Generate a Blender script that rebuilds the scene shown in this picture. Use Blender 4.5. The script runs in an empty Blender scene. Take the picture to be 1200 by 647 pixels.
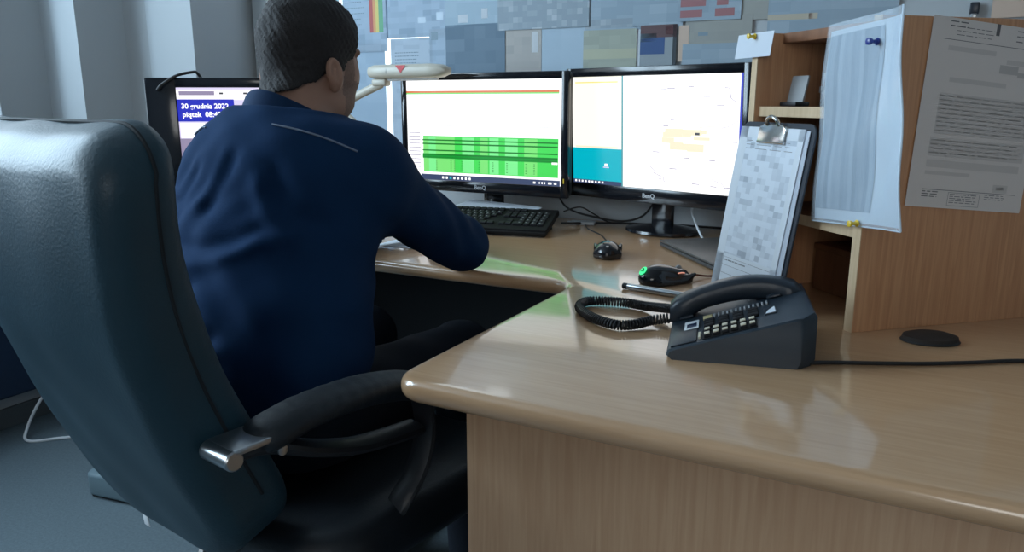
import bpy, bmesh, math, random
import numpy as np
from mathutils import Vector, Matrix, Euler
random.seed(7); np.random.seed(7)
S = bpy.context.scene
COL = S.collection

# ------------------------------------------------------------------ camera, world, light, exposure
CAM_Z = 1.10
PITCH = math.radians(12.8)
cd = bpy.data.cameras.new('camera'); cam = bpy.data.objects.new('camera', cd); COL.objects.link(cam)
cam.location = (0, 0, CAM_Z); cam.rotation_euler = (math.radians(90) - PITCH, 0, 0)
cd.sensor_width = 36.0; cd.lens = 27.0; cd.clip_start = 0.02          # 900 px focal length at 1200 px
S.camera = cam
S.view_settings.view_transform = 'Standard'; S.view_settings.look = 'None'
S.view_settings.exposure = 0.0; S.view_settings.gamma = 1.0; S.view_settings.use_curve_mapping = False
S.cycles.use_denoising = True
S.cycles.max_bounces = 8
W = bpy.data.worlds.new('world'); S.world = W; W.use_nodes = True
W.node_tree.nodes['Background'].inputs[0].default_value = (0.80, 0.92, 1.0, 1)
W.node_tree.nodes['Background'].inputs[1].default_value = 2.2

A = math.radians(28.0); CA, SA = math.cos(A), math.sin(A)             # the desk stands turned 28 degrees from the view
def RF(r, f, z=0.0):                                                   # desk axes (right, forward) to world
    return Vector((CA*r + SA*f, -SA*r + CA*f, z))

def area(name, loc, direction, sx, sy, watts, col):
    l = bpy.data.lights.new(name, 'AREA'); l.shape = 'RECTANGLE'; l.size = sx; l.size_y = sy
    l.energy = watts; l.color = col
    o = bpy.data.objects.new(name, l); COL.objects.link(o); o.location = loc
    o.rotation_euler = Vector(direction).to_track_quat('-Z', 'Z').to_euler()
    return o
# daylight by the left window, plus added fill through an unseen rear window
area('daylight_left', RF(-2.92, 0.15, 1.78), (CA, -SA, -0.25), 2.3, 1.3, 150, (0.60, 0.82, 1.0))
area('fill_rear', RF(0.75, -2.86, 1.75), (SA, CA, -0.15), 1.3, 1.2, 12, (1.0, 0.93, 0.84))

# ------------------------------------------------------------------ materials
def srgb(r, g, b):
    f = lambda c: (c/255/12.92) if c/255 <= 0.04045 else ((c/255+0.055)/1.055)**2.4
    return (f(r), f(g), f(b), 1)
def mat(name, col, rough=0.5, metal=0.0, spec=0.5, coat=0.0, bump=0.0, bscale=200.0, var=0.0, vscale=6.0, trans=0.0, sheen=0.0):
    m = bpy.data.materials.new(name); m.use_nodes = True
    nt = m.node_tree; p = nt.nodes['Principled BSDF']
    p.inputs['Base Color'].default_value = col
    p.inputs['Roughness'].default_value = rough; p.inputs['Metallic'].default_value = metal
    p.inputs['Specular IOR Level'].default_value = spec; p.inputs['Coat Weight'].default_value = coat
    p.inputs['Coat Roughness'].default_value = 0.1
    p.inputs['Sheen Weight'].default_value = sheen
    tc = nt.nodes.new('ShaderNodeTexCoord')
    if var > 0:
        n = nt.nodes.new('ShaderNodeTexNoise'); n.inputs['Scale'].default_value = vscale; n.inputs['Detail'].default_value = 4
        nt.links.new(tc.outputs['Object'], n.inputs['Vector'])
        mx = nt.nodes.new('ShaderNodeMix'); mx.data_type = 'RGBA'
        c2 = tuple(min(1, c*(1+var)) for c in col[:3]) + (1,); c1 = tuple(c*(1-var) for c in col[:3]) + (1,)
        mx.inputs[6].default_value = c1; mx.inputs[7].default_value = c2
        nt.links.new(n.outputs['Fac'], mx.inputs[0]); nt.links.new(mx.outputs[2], p.inputs['Base Color'])
    if bump > 0:
        n = nt.nodes.new('ShaderNodeTexNoise'); n.inputs['Scale'].default_value = bscale; n.inputs['Detail'].default_value = 3
        nt.links.new(tc.outputs['Object'], n.inputs['Vector'])
        b = nt.nodes.new('ShaderNodeBump'); b.inputs['Strength'].default_value = bump; b.inputs['Distance'].default_value = 0.002
        nt.links.new(n.outputs['Fac'], b.inputs['Height']); nt.links.new(b.outputs['Normal'], p.inputs['Normal'])
    if trans > 0:
        t = nt.nodes.new('ShaderNodeBsdfTranslucent'); t.inputs[0].default_value = col
        ms = nt.nodes.new('ShaderNodeMixShader'); ms.inputs[0].default_value = trans
        out = nt.nodes['Material Output']
        nt.links.new(p.outputs[0], ms.inputs[1]); nt.links.new(t.outputs[0], ms.inputs[2]); nt.links.new(ms.outputs[0], out.inputs[0])
    return m
def wood(name, c1, c2, scale=(30, 30, 1.2), rough=0.35, coat=0.0, spec=0.5):
    m = bpy.data.materials.new(name); m.use_nodes = True; nt = m.node_tree; p = nt.nodes['Principled BSDF']
    tc = nt.nodes.new('ShaderNodeTexCoord'); mp = nt.nodes.new('ShaderNodeMapping'); mp.inputs['Scale'].default_value = scale
    nt.links.new(tc.outputs['Object'], mp.inputs[0])
    n = nt.nodes.new('ShaderNodeTexNoise'); n.inputs['Scale'].default_value = 4; n.inputs['Detail'].default_value = 6; n.inputs['Distortion'].default_value = 0.6
    nt.links.new(mp.outputs[0], n.inputs['Vector'])
    cr = nt.nodes.new('ShaderNodeValToRGB'); cr.color_ramp.elements[0].position = 0.34; cr.color_ramp.elements[1].position = 0.66
    cr.color_ramp.elements[0].color = c1; cr.color_ramp.elements[1].color = c2
    nt.links.new(n.outputs['Fac'], cr.inputs[0]); nt.links.new(cr.outputs[0], p.inputs['Base Color'])
    p.inputs['Roughness'].default_value = rough; p.inputs['Coat Weight'].default_value = coat; p.inputs['Coat Roughness'].default_value = 0.085; p.inputs['Coat IOR'].default_value = 1.7
    p.inputs['Specular IOR Level'].default_value = spec
    return m
def emis(name, col, strength=1.0):
    m = bpy.data.materials.new(name); m.use_nodes = True; p = m.node_tree.nodes['Principled BSDF']
    p.inputs['Base Color'].default_value = (0.01, 0.01, 0.01, 1); p.inputs['Roughness'].default_value = 0.35
    p.inputs['Emission Color'].default_value = col; p.inputs['Emission Strength'].default_value = strength
    return m
def printed(name, base, ink, cell=(60, 90), lo=0.45, hi=0.75, rough=0.6, trans=0.0, soft=False):
    """paper carrying rows of illegible grey print"""
    m = bpy.data.materials.new(name); m.use_nodes = True; nt = m.node_tree; p = nt.nodes['Principled BSDF']
    p.inputs['Roughness'].default_value = rough; p.inputs['Specular IOR Level'].default_value = 0.25
    tc = nt.nodes.new('ShaderNodeTexCoord')
    mp = nt.nodes.new('ShaderNodeMapping'); mp.inputs['Scale'].default_value = (cell[0], cell[1], 0)
    nt.links.new(tc.outputs['Object'], mp.inputs[0])
    n = nt.nodes.new('ShaderNodeTexNoise')
    n.inputs['Scale'].default_value = 1.0; n.inputs['Detail'].default_value = 2
    if soft:
        nt.links.new(mp.outputs[0], n.inputs['Vector'])
    else:
        fl = nt.nodes.new('ShaderNodeVectorMath'); fl.operation = 'FLOOR'
        nt.links.new(mp.outputs[0], fl.inputs[0])
        sc = nt.nodes.new('ShaderNodeVectorMath'); sc.operation = 'MULTIPLY'; sc.inputs[1].default_value = (0.37, 0.73, 0)
        nt.links.new(fl.outputs[0], sc.inputs[0]); nt.links.new(sc.outputs[0], n.inputs['Vector'])
    cr = nt.nodes.new('ShaderNodeValToRGB'); cr.color_ramp.elements[0].position = lo; cr.color_ramp.elements[1].position = hi
    cr.color_ramp.elements[0].color = base; cr.color_ramp.elements[1].color = ink
    nt.links.new(n.outputs['Fac'], cr.inputs[0]); nt.links.new(cr.outputs[0], p.inputs['Base Color'])
    if trans > 0:
        t = nt.nodes.new('ShaderNodeBsdfTranslucent'); nt.links.new(cr.outputs[0], t.inputs[0])
        ms = nt.nodes.new('ShaderNodeMixShader'); ms.inputs[0].default_value = trans
        nt.links.new(p.outputs[0], ms.inputs[1]); nt.links.new(t.outputs[0], ms.inputs[2]); nt.links.new(ms.outputs[0], nt.nodes['Material Output'].inputs[0])
    return m
M = {}
M['wall'] = mat('wall_paint', (0.42, 0.455, 0.48, 1), 0.85, var=0.05, vscale=1.5)
M['ceiling'] = mat('ceiling_paint', (0.42, 0.42, 0.42, 1), 0.9)
M['floor'] = mat('floor_carpet', (0.10, 0.135, 0.155, 1), 0.8, var=0.35, vscale=140, bump=0.4, bscale=300)
M['skirting'] = mat('skirting_grey', (0.10, 0.12, 0.13, 1), 0.6)
M['frame'] = mat('frame_white', (0.45, 0.50, 0.53, 1), 0.45)
M['desk'] = wood('beech_laminate_top', srgb(194, 153, 114), srgb(204, 164, 126), (2.0, 34, 34), 0.30, coat=0.8)
M['panel'] = wood('beech_laminate_upright', srgb(186, 146, 112), srgb(198, 160, 126), (34, 34, 1.6), 0.42)
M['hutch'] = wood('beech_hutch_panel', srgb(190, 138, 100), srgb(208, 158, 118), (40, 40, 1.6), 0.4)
M['edge'] = wood('pale_beech_edge', srgb(200, 172, 138), srgb(214, 188, 154), (20, 20, 2), 0.45)
M['shade_black_board'] = mat('underdesk_shade_black', (0.008, 0.009, 0.011, 1), 0.6)  # black colour stands in for the shade under the desk
M['shaded_wood'] = wood('shaded_board', srgb(120, 80, 54), srgb(136, 92, 64), (10, 10, 2), 0.6)  # beech darkened to stand for the shade inside the shelf unit
M['black'] = mat('black_plastic', (0.010, 0.011, 0.014, 1), 0.45, bump=0.05, bscale=600)
M['gloss_black'] = mat('gloss_black_plastic', (0.008, 0.009, 0.012, 1), 0.14)
M['black_soft'] = mat('black_rubber', (0.012, 0.012, 0.013, 1), 0.6)
M['dark_blue_plastic'] = mat('dark_slate_plastic', (0.017, 0.029, 0.043, 1), 0.42, bump=0.08, bscale=500)
M['handset'] = mat('dark_slate_handset', (0.013, 0.020, 0.030, 1), 0.36, bump=0.05, bscale=500)
M['key_black'] = mat('key_black', (0.012, 0.012, 0.014, 1), 0.65, spec=0.25)
M['board_black'] = mat('keyboard_black', (0.008, 0.008, 0.009, 1), 0.7, spec=0.2)
M['cream'] = mat('cream_plastic', (0.60, 0.55, 0.42, 1), 0.45)
M['beige'] = mat('beige_enamel', (0.52, 0.48, 0.40, 1), 0.4)
M['red'] = mat('red_print', (0.55, 0.03, 0.04, 1), 0.5)
M['chrome'] = mat('chrome', (0.62, 0.62, 0.60, 1), 0.18, metal=1)
M['steel'] = mat('brushed_steel', (0.48, 0.50, 0.52, 1), 0.3, metal=1)
M['white'] = mat('white_plastic', (0.7, 0.72, 0.74, 1), 0.5)
M['grey'] = mat('grey_plastic', (0.30, 0.31, 0.32, 1), 0.5)
M['logo'] = mat('logo_silver', (0.55, 0.57, 0.6, 1), 0.4)
M['leather'] = mat('dark_teal_leather', (0.015, 0.044, 0.064, 1), 0.46, spec=0.4, bump=0.25, bscale=260, var=0.2, vscale=9)
M['pad_shade_leather'] = mat('pad_and_shaded_seat_leather', (0.006, 0.010, 0.015, 1), 0.5, bump=0.2, bscale=260)
M['seam'] = mat('seam_thread', (0.006, 0.010, 0.014, 1), 0.8)
M['shirt'] = mat('navy_shirt_fabric', (0.0065, 0.027, 0.074, 1), 0.9, spec=0.1, bump=0.25, bscale=420, var=0.12, vscale=14)
M['collar'] = mat('navy_collar_fabric', (0.006, 0.025, 0.069, 1), 0.85, spec=0.2, bump=0.2, bscale=420)
M['piping'] = mat('grey_piping', (0.16, 0.20, 0.27, 1), 0.7)
M['trousers'] = mat('dark_navy_trousers', (0.006, 0.009, 0.015, 1), 0.9, spec=0.2, bump=0.2, bscale=400)
M['skin'] = mat('skin', (0.36, 0.20, 0.14, 1), 0.55, spec=0.35, var=0.10, vscale=30, bump=0.1, bscale=250)
M['hair'] = mat('dark_brown_hair', (0.024, 0.021, 0.021, 1), 0.75, spec=0.3, bump=0.7, bscale=420, var=0.45, vscale=160)
M['stubble'] = mat('beard_stubble', (0.235, 0.14, 0.105, 1), 0.75, var=0.3, vscale=220, bump=0.3, bscale=500)
M['shoe'] = mat('black_shoe', (0.01, 0.01, 0.012, 1), 0.4)
M['navy_metal'] = mat('navy_heater_enamel', (0.020, 0.040, 0.085, 1), 0.5)
M['paper'] = mat('plain_paper', (0.72, 0.77, 0.83, 1), 0.7, spec=0.2)
M['ink'] = mat('black_ink', (0.03, 0.03, 0.035, 1), 0.7)
M['ink_grey'] = mat('grey_ink', (0.18, 0.18, 0.19, 1), 0.7)
M['yellow_pin'] = mat('yellow_pin_plastic', (0.75, 0.52, 0.04, 1), 0.35)
M['blue_pin'] = mat('blue_pin_plastic', (0.02, 0.04, 0.22, 1), 0.3)
M['black_pin'] = mat('black_pin_plastic', (0.02, 0.025, 0.035, 1), 0.3)

# ------------------------------------------------------------------ object helpers
def link(o, parent=None):
    COL.objects.link(o)
    if parent is not None: o.parent = parent
    return o
def thing(name, label, cat, loc=(0, 0, 0), rz=0.0, group=None, rot=None):
    o = bpy.data.objects.new(name, None); COL.objects.link(o); o.empty_display_size = 0.05
    o.location = loc; o.rotation_euler = rot if rot is not None else (0, 0, rz)
    o['label'] = label; o['category'] = cat
    if group: o['group'] = group
    return o
def tag(o, label, cat, group=None):
    o['label'] = label; o['category'] = cat
    if group: o['group'] = group
    return o
class MB:
    """collects shapes into one mesh"""
    def __init__(s): s.bm = bmesh.new(); s.mi = 0
    def _add(s, verts, faces, mtx=None):
        vs = [s.bm.verts.new((mtx @ Vector(v)) if mtx else Vector(v)) for v in verts]
        for f in faces:
            try:
                nf = s.bm.faces.new([vs[i] for i in f]); nf.material_index = s.mi
            except ValueError: pass
        return vs
    def box(s, c, d, mtx=None, bev=0.0, seg=2):
        b = bmesh.new(); bmesh.ops.create_cube(b, size=1.0)
        bmesh.ops.scale(b, vec=d, verts=b.verts)
        if bev > 0: bmesh.ops.bevel(b, geom=list(b.edges), offset=bev, segments=seg, profile=0.5, affect='EDGES')
        bmesh.ops.translate(b, vec=c, verts=b.verts)
        s.merge(b, mtx); return s
    def merge(s, b, mtx=None):
        b.verts.index_update()
        s._add([v.co.copy() for v in b.verts], [[v.index for v in f.verts] for f in b.faces], mtx); b.free()
    def prism(s, poly, z0, z1, mtx=None, bev=0.0, seg=3, only=None):
        b = bmesh.new(); n = len(poly)
        lo = [b.verts.new((x, y, z0)) for x, y in poly]; hi = [b.verts.new((x, y, z1)) for x, y in poly]
        b.faces.new(lo[::-1]); b.faces.new(hi)
        for i in range(n): b.faces.new((lo[i], lo[(i+1) % n], hi[(i+1) % n], hi[i]))
        bmesh.ops.recalc_face_normals(b, faces=b.faces)
        if bev > 0:
            es = [e for e in b.edges if abs(e.verts[0].co.z - e.verts[1].co.z) < 1e-6]
            bmesh.ops.bevel(b, geom=es, offset=bev, segments=seg, profile=0.5, affect='EDGES')
        s.merge(b, mtx); return s
    def tube(s, pts, rad, n=8, cap=True, mtx=None, closed=False, flat=None):
        pts = [Vector(p) for p in pts]; m = len(pts)
        rads = [rad]*m if not hasattr(rad, '__len__') else rad
        up = None; rings = []
        for i, p in enumerate(pts):
            t = (pts[min(i+1, m-1)] - pts[max(i-1, 0)])
            if closed: t = pts[(i+1) % m] - pts[(i-1) % m]
            t.normalize()
            if up is None:
                up = Vector((0, 0, 1)) if abs(t.z) < 0.9 else Vector((1, 0, 0))
            sx = t.cross(up); sx.normalize(); up = sx.cross(t); up.normalize()
            if flat: rings.append([p + sx*math.cos(2*math.pi*k/n)*flat[0] + up*math.sin(2*math.pi*k/n)*flat[1] for k in range(n)])
            else: rings.append([p + (sx*math.cos(2*math.pi*k/n) + up*math.sin(2*math.pi*k/n))*rads[i] for k in range(n)])
        V = [v for r in rings for v in r]; F = []
        for i in range(m if closed else m-1):
            j = (i+1) % m
            for k in range(n):
                F.append((i*n+k, i*n+(k+1) % n, j*n+(k+1) % n, j*n+k))
        if cap and not closed:
            F.append(tuple(range(n))[::-1]); F.append(tuple((m-1)*n+k for k in range(n)))
        s._add(V, F, mtx); return s
    def lathe(s, prof, n=20, mtx=None):
        V = []; F = []; m = len(prof)
        for r, z in prof:
            for k in range(n): V.append((r*math.cos(2*math.pi*k/n), r*math.sin(2*math.pi*k/n), z))
        for i in range(m-1):
            for k in range(n): F.append((i*n+k, i*n+(k+1) % n, (i+1)*n+(k+1) % n, (i+1)*n+k))
        F.append(tuple(range(n))[::-1]); F.append(tuple((m-1)*n+k for k in range(n)))
        s._add(V, F, mtx); return s
    def loft(s, rings, mtx=None, cap=True):
        n = len(rings[0]); V = [p for r in rings for p in r]; F = []
        for i in range(len(rings)-1):
            for k in range(n): F.append((i*n+k, i*n+(k+1) % n, (i+1)*n+(k+1) % n, (i+1)*n+k))
        if cap: F.append(tuple(range(n))[::-1]); F.append(tuple((len(rings)-1)*n+k for k in range(n)))
        s._add(V, F, mtx); return s
    def quad(s, a, b, c, d, mtx=None):
        s._add([a, b, c, d], [(0, 1, 2, 3)], mtx); return s
    def build(s, name, m, parent=None, smooth=True, loc=None, rot=None):
        me = bpy.data.meshes.new(name)
        bmesh.ops.recalc_face_normals(s.bm, faces=s.bm.faces) if not getattr(s, 'keep', False) else None
        s.bm.to_mesh(me); s.bm.free()
        for mm in (m if isinstance(m, (list, tuple)) else [m]): me.materials.append(mm)
        if smooth:
            me.polygons.foreach_set('use_smooth', [True]*len(me.polygons))
            try: me.set_sharp_from_angle(angle=math.radians(35))
            except Exception: pass
        o = bpy.data.objects.new(name, me); link(o, parent)
        if loc is not None: o.location = loc
        if rot is not None: o.rotation_euler = rot
        return o
def struct(o):
    o['kind'] = 'structure'; return o
def spline(pts, n=8):
    """Catmull-Rom through the points"""
    P = [Vector(p) for p in pts]; out = []
    for i in range(len(P)-1):
        p0 = P[max(i-1, 0)]; p1 = P[i]; p2 = P[i+1]; p3 = P[min(i+2, len(P)-1)]
        for k in range(n):
            t = k/n
            out.append(0.5*((2*p1) + (p2-p0)*t + (2*p0-5*p1+4*p2-p3)*t*t + (3*p1-p0-3*p2+p3)*t**3))
    out.append(P[-1]); return out
def text_mesh(name, body, size, m, parent, loc, rot=(0, 0, 0), align='CENTER', depth=0.0003, bold=0.0):
    c = bpy.data.curves.new(name, 'FONT'); c.body = body; c.size = size; c.align_x = align; c.align_y = 'CENTER'
    c.extrude = depth; c.offset = bold; c.resolution_u = 3
    t = bpy.data.objects.new(name, c); COL.objects.link(t)
    dg = bpy.context.evaluated_depsgraph_get(); me = bpy.data.meshes.new_from_object(t.evaluated_get(dg))
    bpy.data.objects.remove(t); bpy.data.curves.remove(c)
    me.name = name; me.materials.clear(); me.materials.append(m)
    o = bpy.data.objects.new(name, me); link(o, parent); o.location = loc; o.rotation_euler = rot
    return o

# ------------------------------------------------------------------ signed distance modelling for soft shapes
class Field:
    def __init__(s, xs, ys, zs):
        s.x, s.y, s.z = [np.asarray(a, np.float32) for a in (xs, ys, zs)]
        s.D = np.full((len(s.x), len(s.y), len(s.z)), 1.0, np.float32)
    def _blk(s, lo, hi):
        sl = []
        for a, l, h in zip((s.x, s.y, s.z), lo, hi):
            i0 = max(0, np.searchsorted(a, l)-1); i1 = min(len(a), np.searchsorted(a, h)+1); sl.append(slice(i0, max(i1, i0)))
        X, Y, Z = np.meshgrid(s.x[sl[0]], s.y[sl[1]], s.z[sl[2]], indexing='ij')
        return tuple(sl), X, Y, Z
    def add(s, fn, lo, hi, k=0.02, mode='add'):
        m = k + 0.02
        sl, X, Y, Z = s._blk([v-m for v in lo], [v+m for v in hi])
        if X.size == 0: return
        d = fn(X, Y, Z).astype(np.float32); D = s.D[sl]
        if mode == 'add':
            h = np.maximum(k - np.abs(D-d), 0)/max(k, 1e-6); s.D[sl] = np.minimum(D, d) - h*h*k*0.25
        else:
            d = -d; h = np.maximum(k - np.abs(D-d), 0)/max(k, 1e-6); s.D[sl] = np.maximum(D, d) + h*h*k*0.25
    def cap(s, a, b, ra, rb, k=0.02, mode='add', sc=(1, 1, 1)):
        a = np.array(a, float); b = np.array(b, float); R = max(ra, rb)
        lo = np.minimum(a, b)-R/np.array(sc); hi = np.maximum(a, b)+R/np.array(sc)
        scv = np.array(sc, float); A_, B_ = a*scv, b*scv; ba = B_-A_; L = max(ba.dot(ba), 1e-9)
        def fn(X, Y, Z):
            px, py, pz = X*scv[0]-A_[0], Y*scv[1]-A_[1], Z*scv[2]-A_[2]
            t = np.clip((px*ba[0]+py*ba[1]+pz*ba[2])/L, 0, 1)
            return (np.sqrt((px-t*ba[0])**2+(py-t*ba[1])**2+(pz-t*ba[2])**2) - (ra+(rb-ra)*t))/scv.max()
        s.add(fn, lo, hi, k, mode)
    def chain(s, pts, rs, k=0.01):
        for i in range(len(pts)-1): s.cap(pts[i], pts[i+1], rs[i], rs[i+1], k)
    def ell(s, c, r, k=0.02, mode='add', R=None):
        c = np.array(c, float); r = np.array(r, float); m = r.max()
        def fn(X, Y, Z):
            px, py, pz = X-c[0], Y-c[1], Z-c[2]
            if R is not None:
                Ri = np.array(R.inverted())[:3, :3]
                px, py, pz = [Ri[i, 0]*px+Ri[i, 1]*py+Ri[i, 2]*pz for i in range(3)]
            k0 = np.sqrt((px/r[0])**2+(py/r[1])**2+(pz/r[2])**2); k1 = np.sqrt((px/r[0]**2)**2+(py/r[1]**2)**2+(pz/r[2]**2)**2)
            return k0*(k0-1)/np.maximum(k1, 1e-6)
        s.add(fn, c-m, c+m, k, mode)
    def mesh(s):
        D = s.D; ins = D < 0
        c = np.zeros(tuple(n-1 for n in D.shape), np.uint8)
        for i in (0, 1):
            for j in (0, 1):
                for k in (0, 1):
                    c += ins[i:D.shape[0]-1+i, j:D.shape[1]-1+j, k:D.shape[2]-1+k]
        act = (c > 0) & (c < 8); I = np.argwhere(act)
        idx = np.full(act.shape, -1, np.int32); idx[act] = np.arange(len(I))
        acc = np.zeros((len(I), 3)); cnt = np.zeros(len(I)); ax = (s.x, s.y, s.z)
        for d in range(3):
            o1, o2 = [q for q in range(3) if q != d]
            for a in (0, 1):
                for b in (0, 1):
                    P = I.copy(); P[:, o1] += a; P[:, o2] += b; Q = P.copy(); Q[:, d] += 1
                    v0 = D[P[:, 0], P[:, 1], P[:, 2]]; v1 = D[Q[:, 0], Q[:, 1], Q[:, 2]]
                    ok = (v0 < 0) != (v1 < 0); t = np.where(ok, v0/np.where(ok, v0-v1, 1), 0)
                    p = np.stack([ax[q][P[:, q]] for q in range(3)], 1).astype(float)
                    p[:, d] += t*(ax[d][Q[:, d]]-ax[d][P[:, d]])
                    acc[ok] += p[ok]; cnt[ok] += 1
        V = acc/np.maximum(cnt, 1)[:, None]; F = []
        for d in range(3):
            o1, o2 = (d+1) % 3, (d+2) % 3
            s0 = [slice(None)]*3; s1 = [slice(None)]*3; s0[d] = slice(0, -1); s1[d] = slice(1, None)
            a, b = ins[tuple(s0)], ins[tuple(s1)]
            E_ = np.argwhere(a != b); E_ = E_[(E_[:, o1] > 0) & (E_[:, o2] > 0) & (E_[:, o1] < D.shape[o1]-1) & (E_[:, o2] < D.shape[o2]-1)]
            if len(E_) == 0: continue
            fl = a[E_[:, 0], E_[:, 1], E_[:, 2]]
            q = []
            for da, db in ((-1, -1), (0, -1), (0, 0), (-1, 0)):
                G = E_.copy(); G[:, o1] += da; G[:, o2] += db; q.append(idx[G[:, 0], G[:, 1], G[:, 2]])
            q = np.stack(q, 1); q[~fl] = q[~fl][:, ::-1]; F.append(q)
        return V, np.concatenate(F)
    def build(s, name, m, parent=None, origin=(0, 0, 0), mat_fn=None, relax=0):
        V, F = s.mesh()
        for _ in range(relax):
            acc = np.zeros_like(V); cnt = np.zeros(len(V))
            for i in range(4):
                np.add.at(acc, F[:, i], V[F[:, (i+1) % 4]]); np.add.at(cnt, F[:, i], 1)
            V = V*0.5 + 0.5*acc/np.maximum(cnt, 1)[:, None]
        me = bpy.data.meshes.new(name); Vo = V - np.array(origin)
        me.from_pydata(Vo.tolist(), [], F.tolist())
        for mm in (m if isinstance(m, (list, tuple)) else [m]): me.materials.append(mm)
        me.polygons.foreach_set('use_smooth', [True]*len(me.polygons))
        if mat_fn is not None:
            cen = V[F].mean(1); me.polygons.foreach_set('material_index', mat_fn(cen).astype(np.int32))
        me.update(); o = bpy.data.objects.new(name, me); link(o, parent); return o
def rng(a, b, st): return np.arange(a, b+st*0.5, st)

# ------------------------------------------------------------------ room shell
FW = 2.23                                              # back wall, forward distance on the desk axes
def rz_root(): return (0, 0, -A)
def room(name, mb, m, smooth=False):
    return struct(mb.build(name, m, None, smooth, loc=(0, 0, 0), rot=rz_root()))
b = MB(); b.box((0.0, -0.3, -0.05), (6.0, 5.8, 0.1)); room('floor', b, M['floor'])
b = MB(); b.box((0.0, -0.3, 2.75), (6.0, 5.8, 0.1)); room('ceiling', b, M['ceiling'])
# left wall: window opening, then two shallow steps into the room
R0, R1, R2 = -2.71, -2.565, -2.287; F1, F2 = 1.70, 1.94
WF0, WF1, WZ0, WZ1 = -1.05, 1.50, 1.05, 2.45
b = MB()
def wb(r0, r1, f0, f1, z0, z1): b.box(((r0+r1)/2, (f0+f1)/2, (z0+z1)/2), (abs(r1-r0), abs(f1-f0), z1-z0))
wb(R0-0.2, R0, -3.0, WF0, 0, 2.7); wb(R0-0.2, R0, WF0, WF1, 0, WZ0); wb(R0-0.2, R0, WF0, WF1, WZ1, 2.7); wb(R0-0.2, R0, WF1, F1+0.05, 0, 2.7)
def pil(r, f0, f1):                                     # pilaster with a coved near side
    pts = [(R0-0.2, f1), (R0-0.2, f0-0.02)]
    return pts
b.prism([(R0-0.02, F1-0.04), (R0+0.03, F1-0.012), (R1, F1), (R1, F2+0.05), (R0-0.02, F2+0.05)], 0, 2.7)
b.prism([(R1-0.02, F2-0.07), (R1+0.02, F2-0.045), (R1+0.07, F2-0.02), (R2, F2), (R2, FW+0.1), (R1-0.02, FW+0.1)], 0, 2.7)
room('wall_left', b, M['wall'])
b = MB()
for r0, r1, f0, f1 in ((R0, R0+0.014, -3.0, F1-0.03), (R1, R1+0.014, F1, F2-0.05), (R2, R2+0.014, F2, FW)):
    b.box(((r0+r1)/2, (f0+f1)/2, 0.035), (r1-r0, f1-f0, 0.07), bev=0.003)
room('baseboard_left', b, M['skirting'])
# back wall with a window in its left part
BW0, BW1, BZ0, BZ1 = -2.215, -1.30, 0.80, 2.35
b = MB()
wb(-2.9, BW0, FW, FW+0.18, 0, 2.7); wb(BW1, 2.8, FW, FW+0.18, 0, 2.7); wb(BW0, BW1, FW, FW+0.18, 0, BZ0); wb(BW0, BW1, FW, FW+0.18, BZ1, 2.7)
room('wall_back', b, M['wall'])
b = MB(); wb(2.6, 2.8, -3.0, FW, 0, 2.7); room('wall_right', b, M['wall'])
b = MB(); wb(-2.9, 0.05, -3.1, -2.9, 0, 2.7); wb(1.45, 2.8, -3.1, -2.9, 0, 2.7); wb(0.05, 1.45, -3.1, -2.9, 0, 1.1); wb(0.05, 1.45, -3.1, -2.9, 2.4, 2.7)
room('wall_rear', b, M['wall'])
def glass_mat():
    m = bpy.data.materials.new('window_glass'); m.use_nodes = True; nt = m.node_tree
    t = nt.nodes.new('ShaderNodeBsdfTransparent'); g = nt.nodes.new('ShaderNodeBsdfGlossy'); g.inputs['Roughness'].default_value = 0.02
    ms = nt.nodes.new('ShaderNodeMixShader'); ms.inputs[0].default_value = 0.06
    nt.links.new(t.outputs[0], ms.inputs[1]); nt.links.new(g.outputs[0], ms.inputs[2]); nt.links.new(ms.outputs[0], nt.nodes['Material Output'].inputs[0])
    return m
M['glass'] = glass_mat()
def window(name, axis, a0, a1, z0, z1, pos, mull=()):
    fr = MB(); t = 0.045
    def bar(x0, x1, zz0, zz1, d=0.06):
        c = ((x0+x1)/2, (zz0+zz1)/2)
        if axis == 'r': fr.box((c[0], pos, c[1]), (x1-x0, d, zz1-zz0), bev=0.006)
        else: fr.box((pos, c[0], c[1]), (d, x1-x0, zz1-zz0), bev=0.006)
    bar(a0, a0+t, z0, z1); bar(a1-t, a1, z0, z1); bar(a0+t, a1-t, z0, z0+t); bar(a0+t, a1-t, z1-t, z1)
    for mx in mull: bar(mx-0.03, mx+0.03, z0+t, z1-t)
    o = struct(fr.build(name, M['frame'], None, True, rot=rz_root()))
    g = MB()
    if axis == 'r': g.box(((a0+a1)/2, pos+0.012, (z0+z1)/2), (a1-a0-2*t, 0.006, z1-z0-2*t))
    else: g.box((pos-0.012, (a0+a1)/2, (z0+z1)/2), (0.006, a1-a0-2*t, z1-z0-2*t))
    g.build('glass_pane', M['glass'], o, False)
    return o
window('window_1', 'f', WF0, WF1, WZ0, WZ1, R0-0.10, (0.2,))
wn2 = window('window_2', 'r', BW0, BW1, BZ0, BZ1, FW+0.035)
window('fill_window_rear', 'r', 0.05, 1.45, 1.1, 2.4, -3.0)  # unseen window added in the rear wall to carry the fill
# pipe-thin dark joint between the window frame and its casing
b = MB(); b.box((-2.235, FW-0.012, 1.6), (0.075, 0.024, 1.7), bev=0.004); b.build('casing', M['frame'], wn2)

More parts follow.
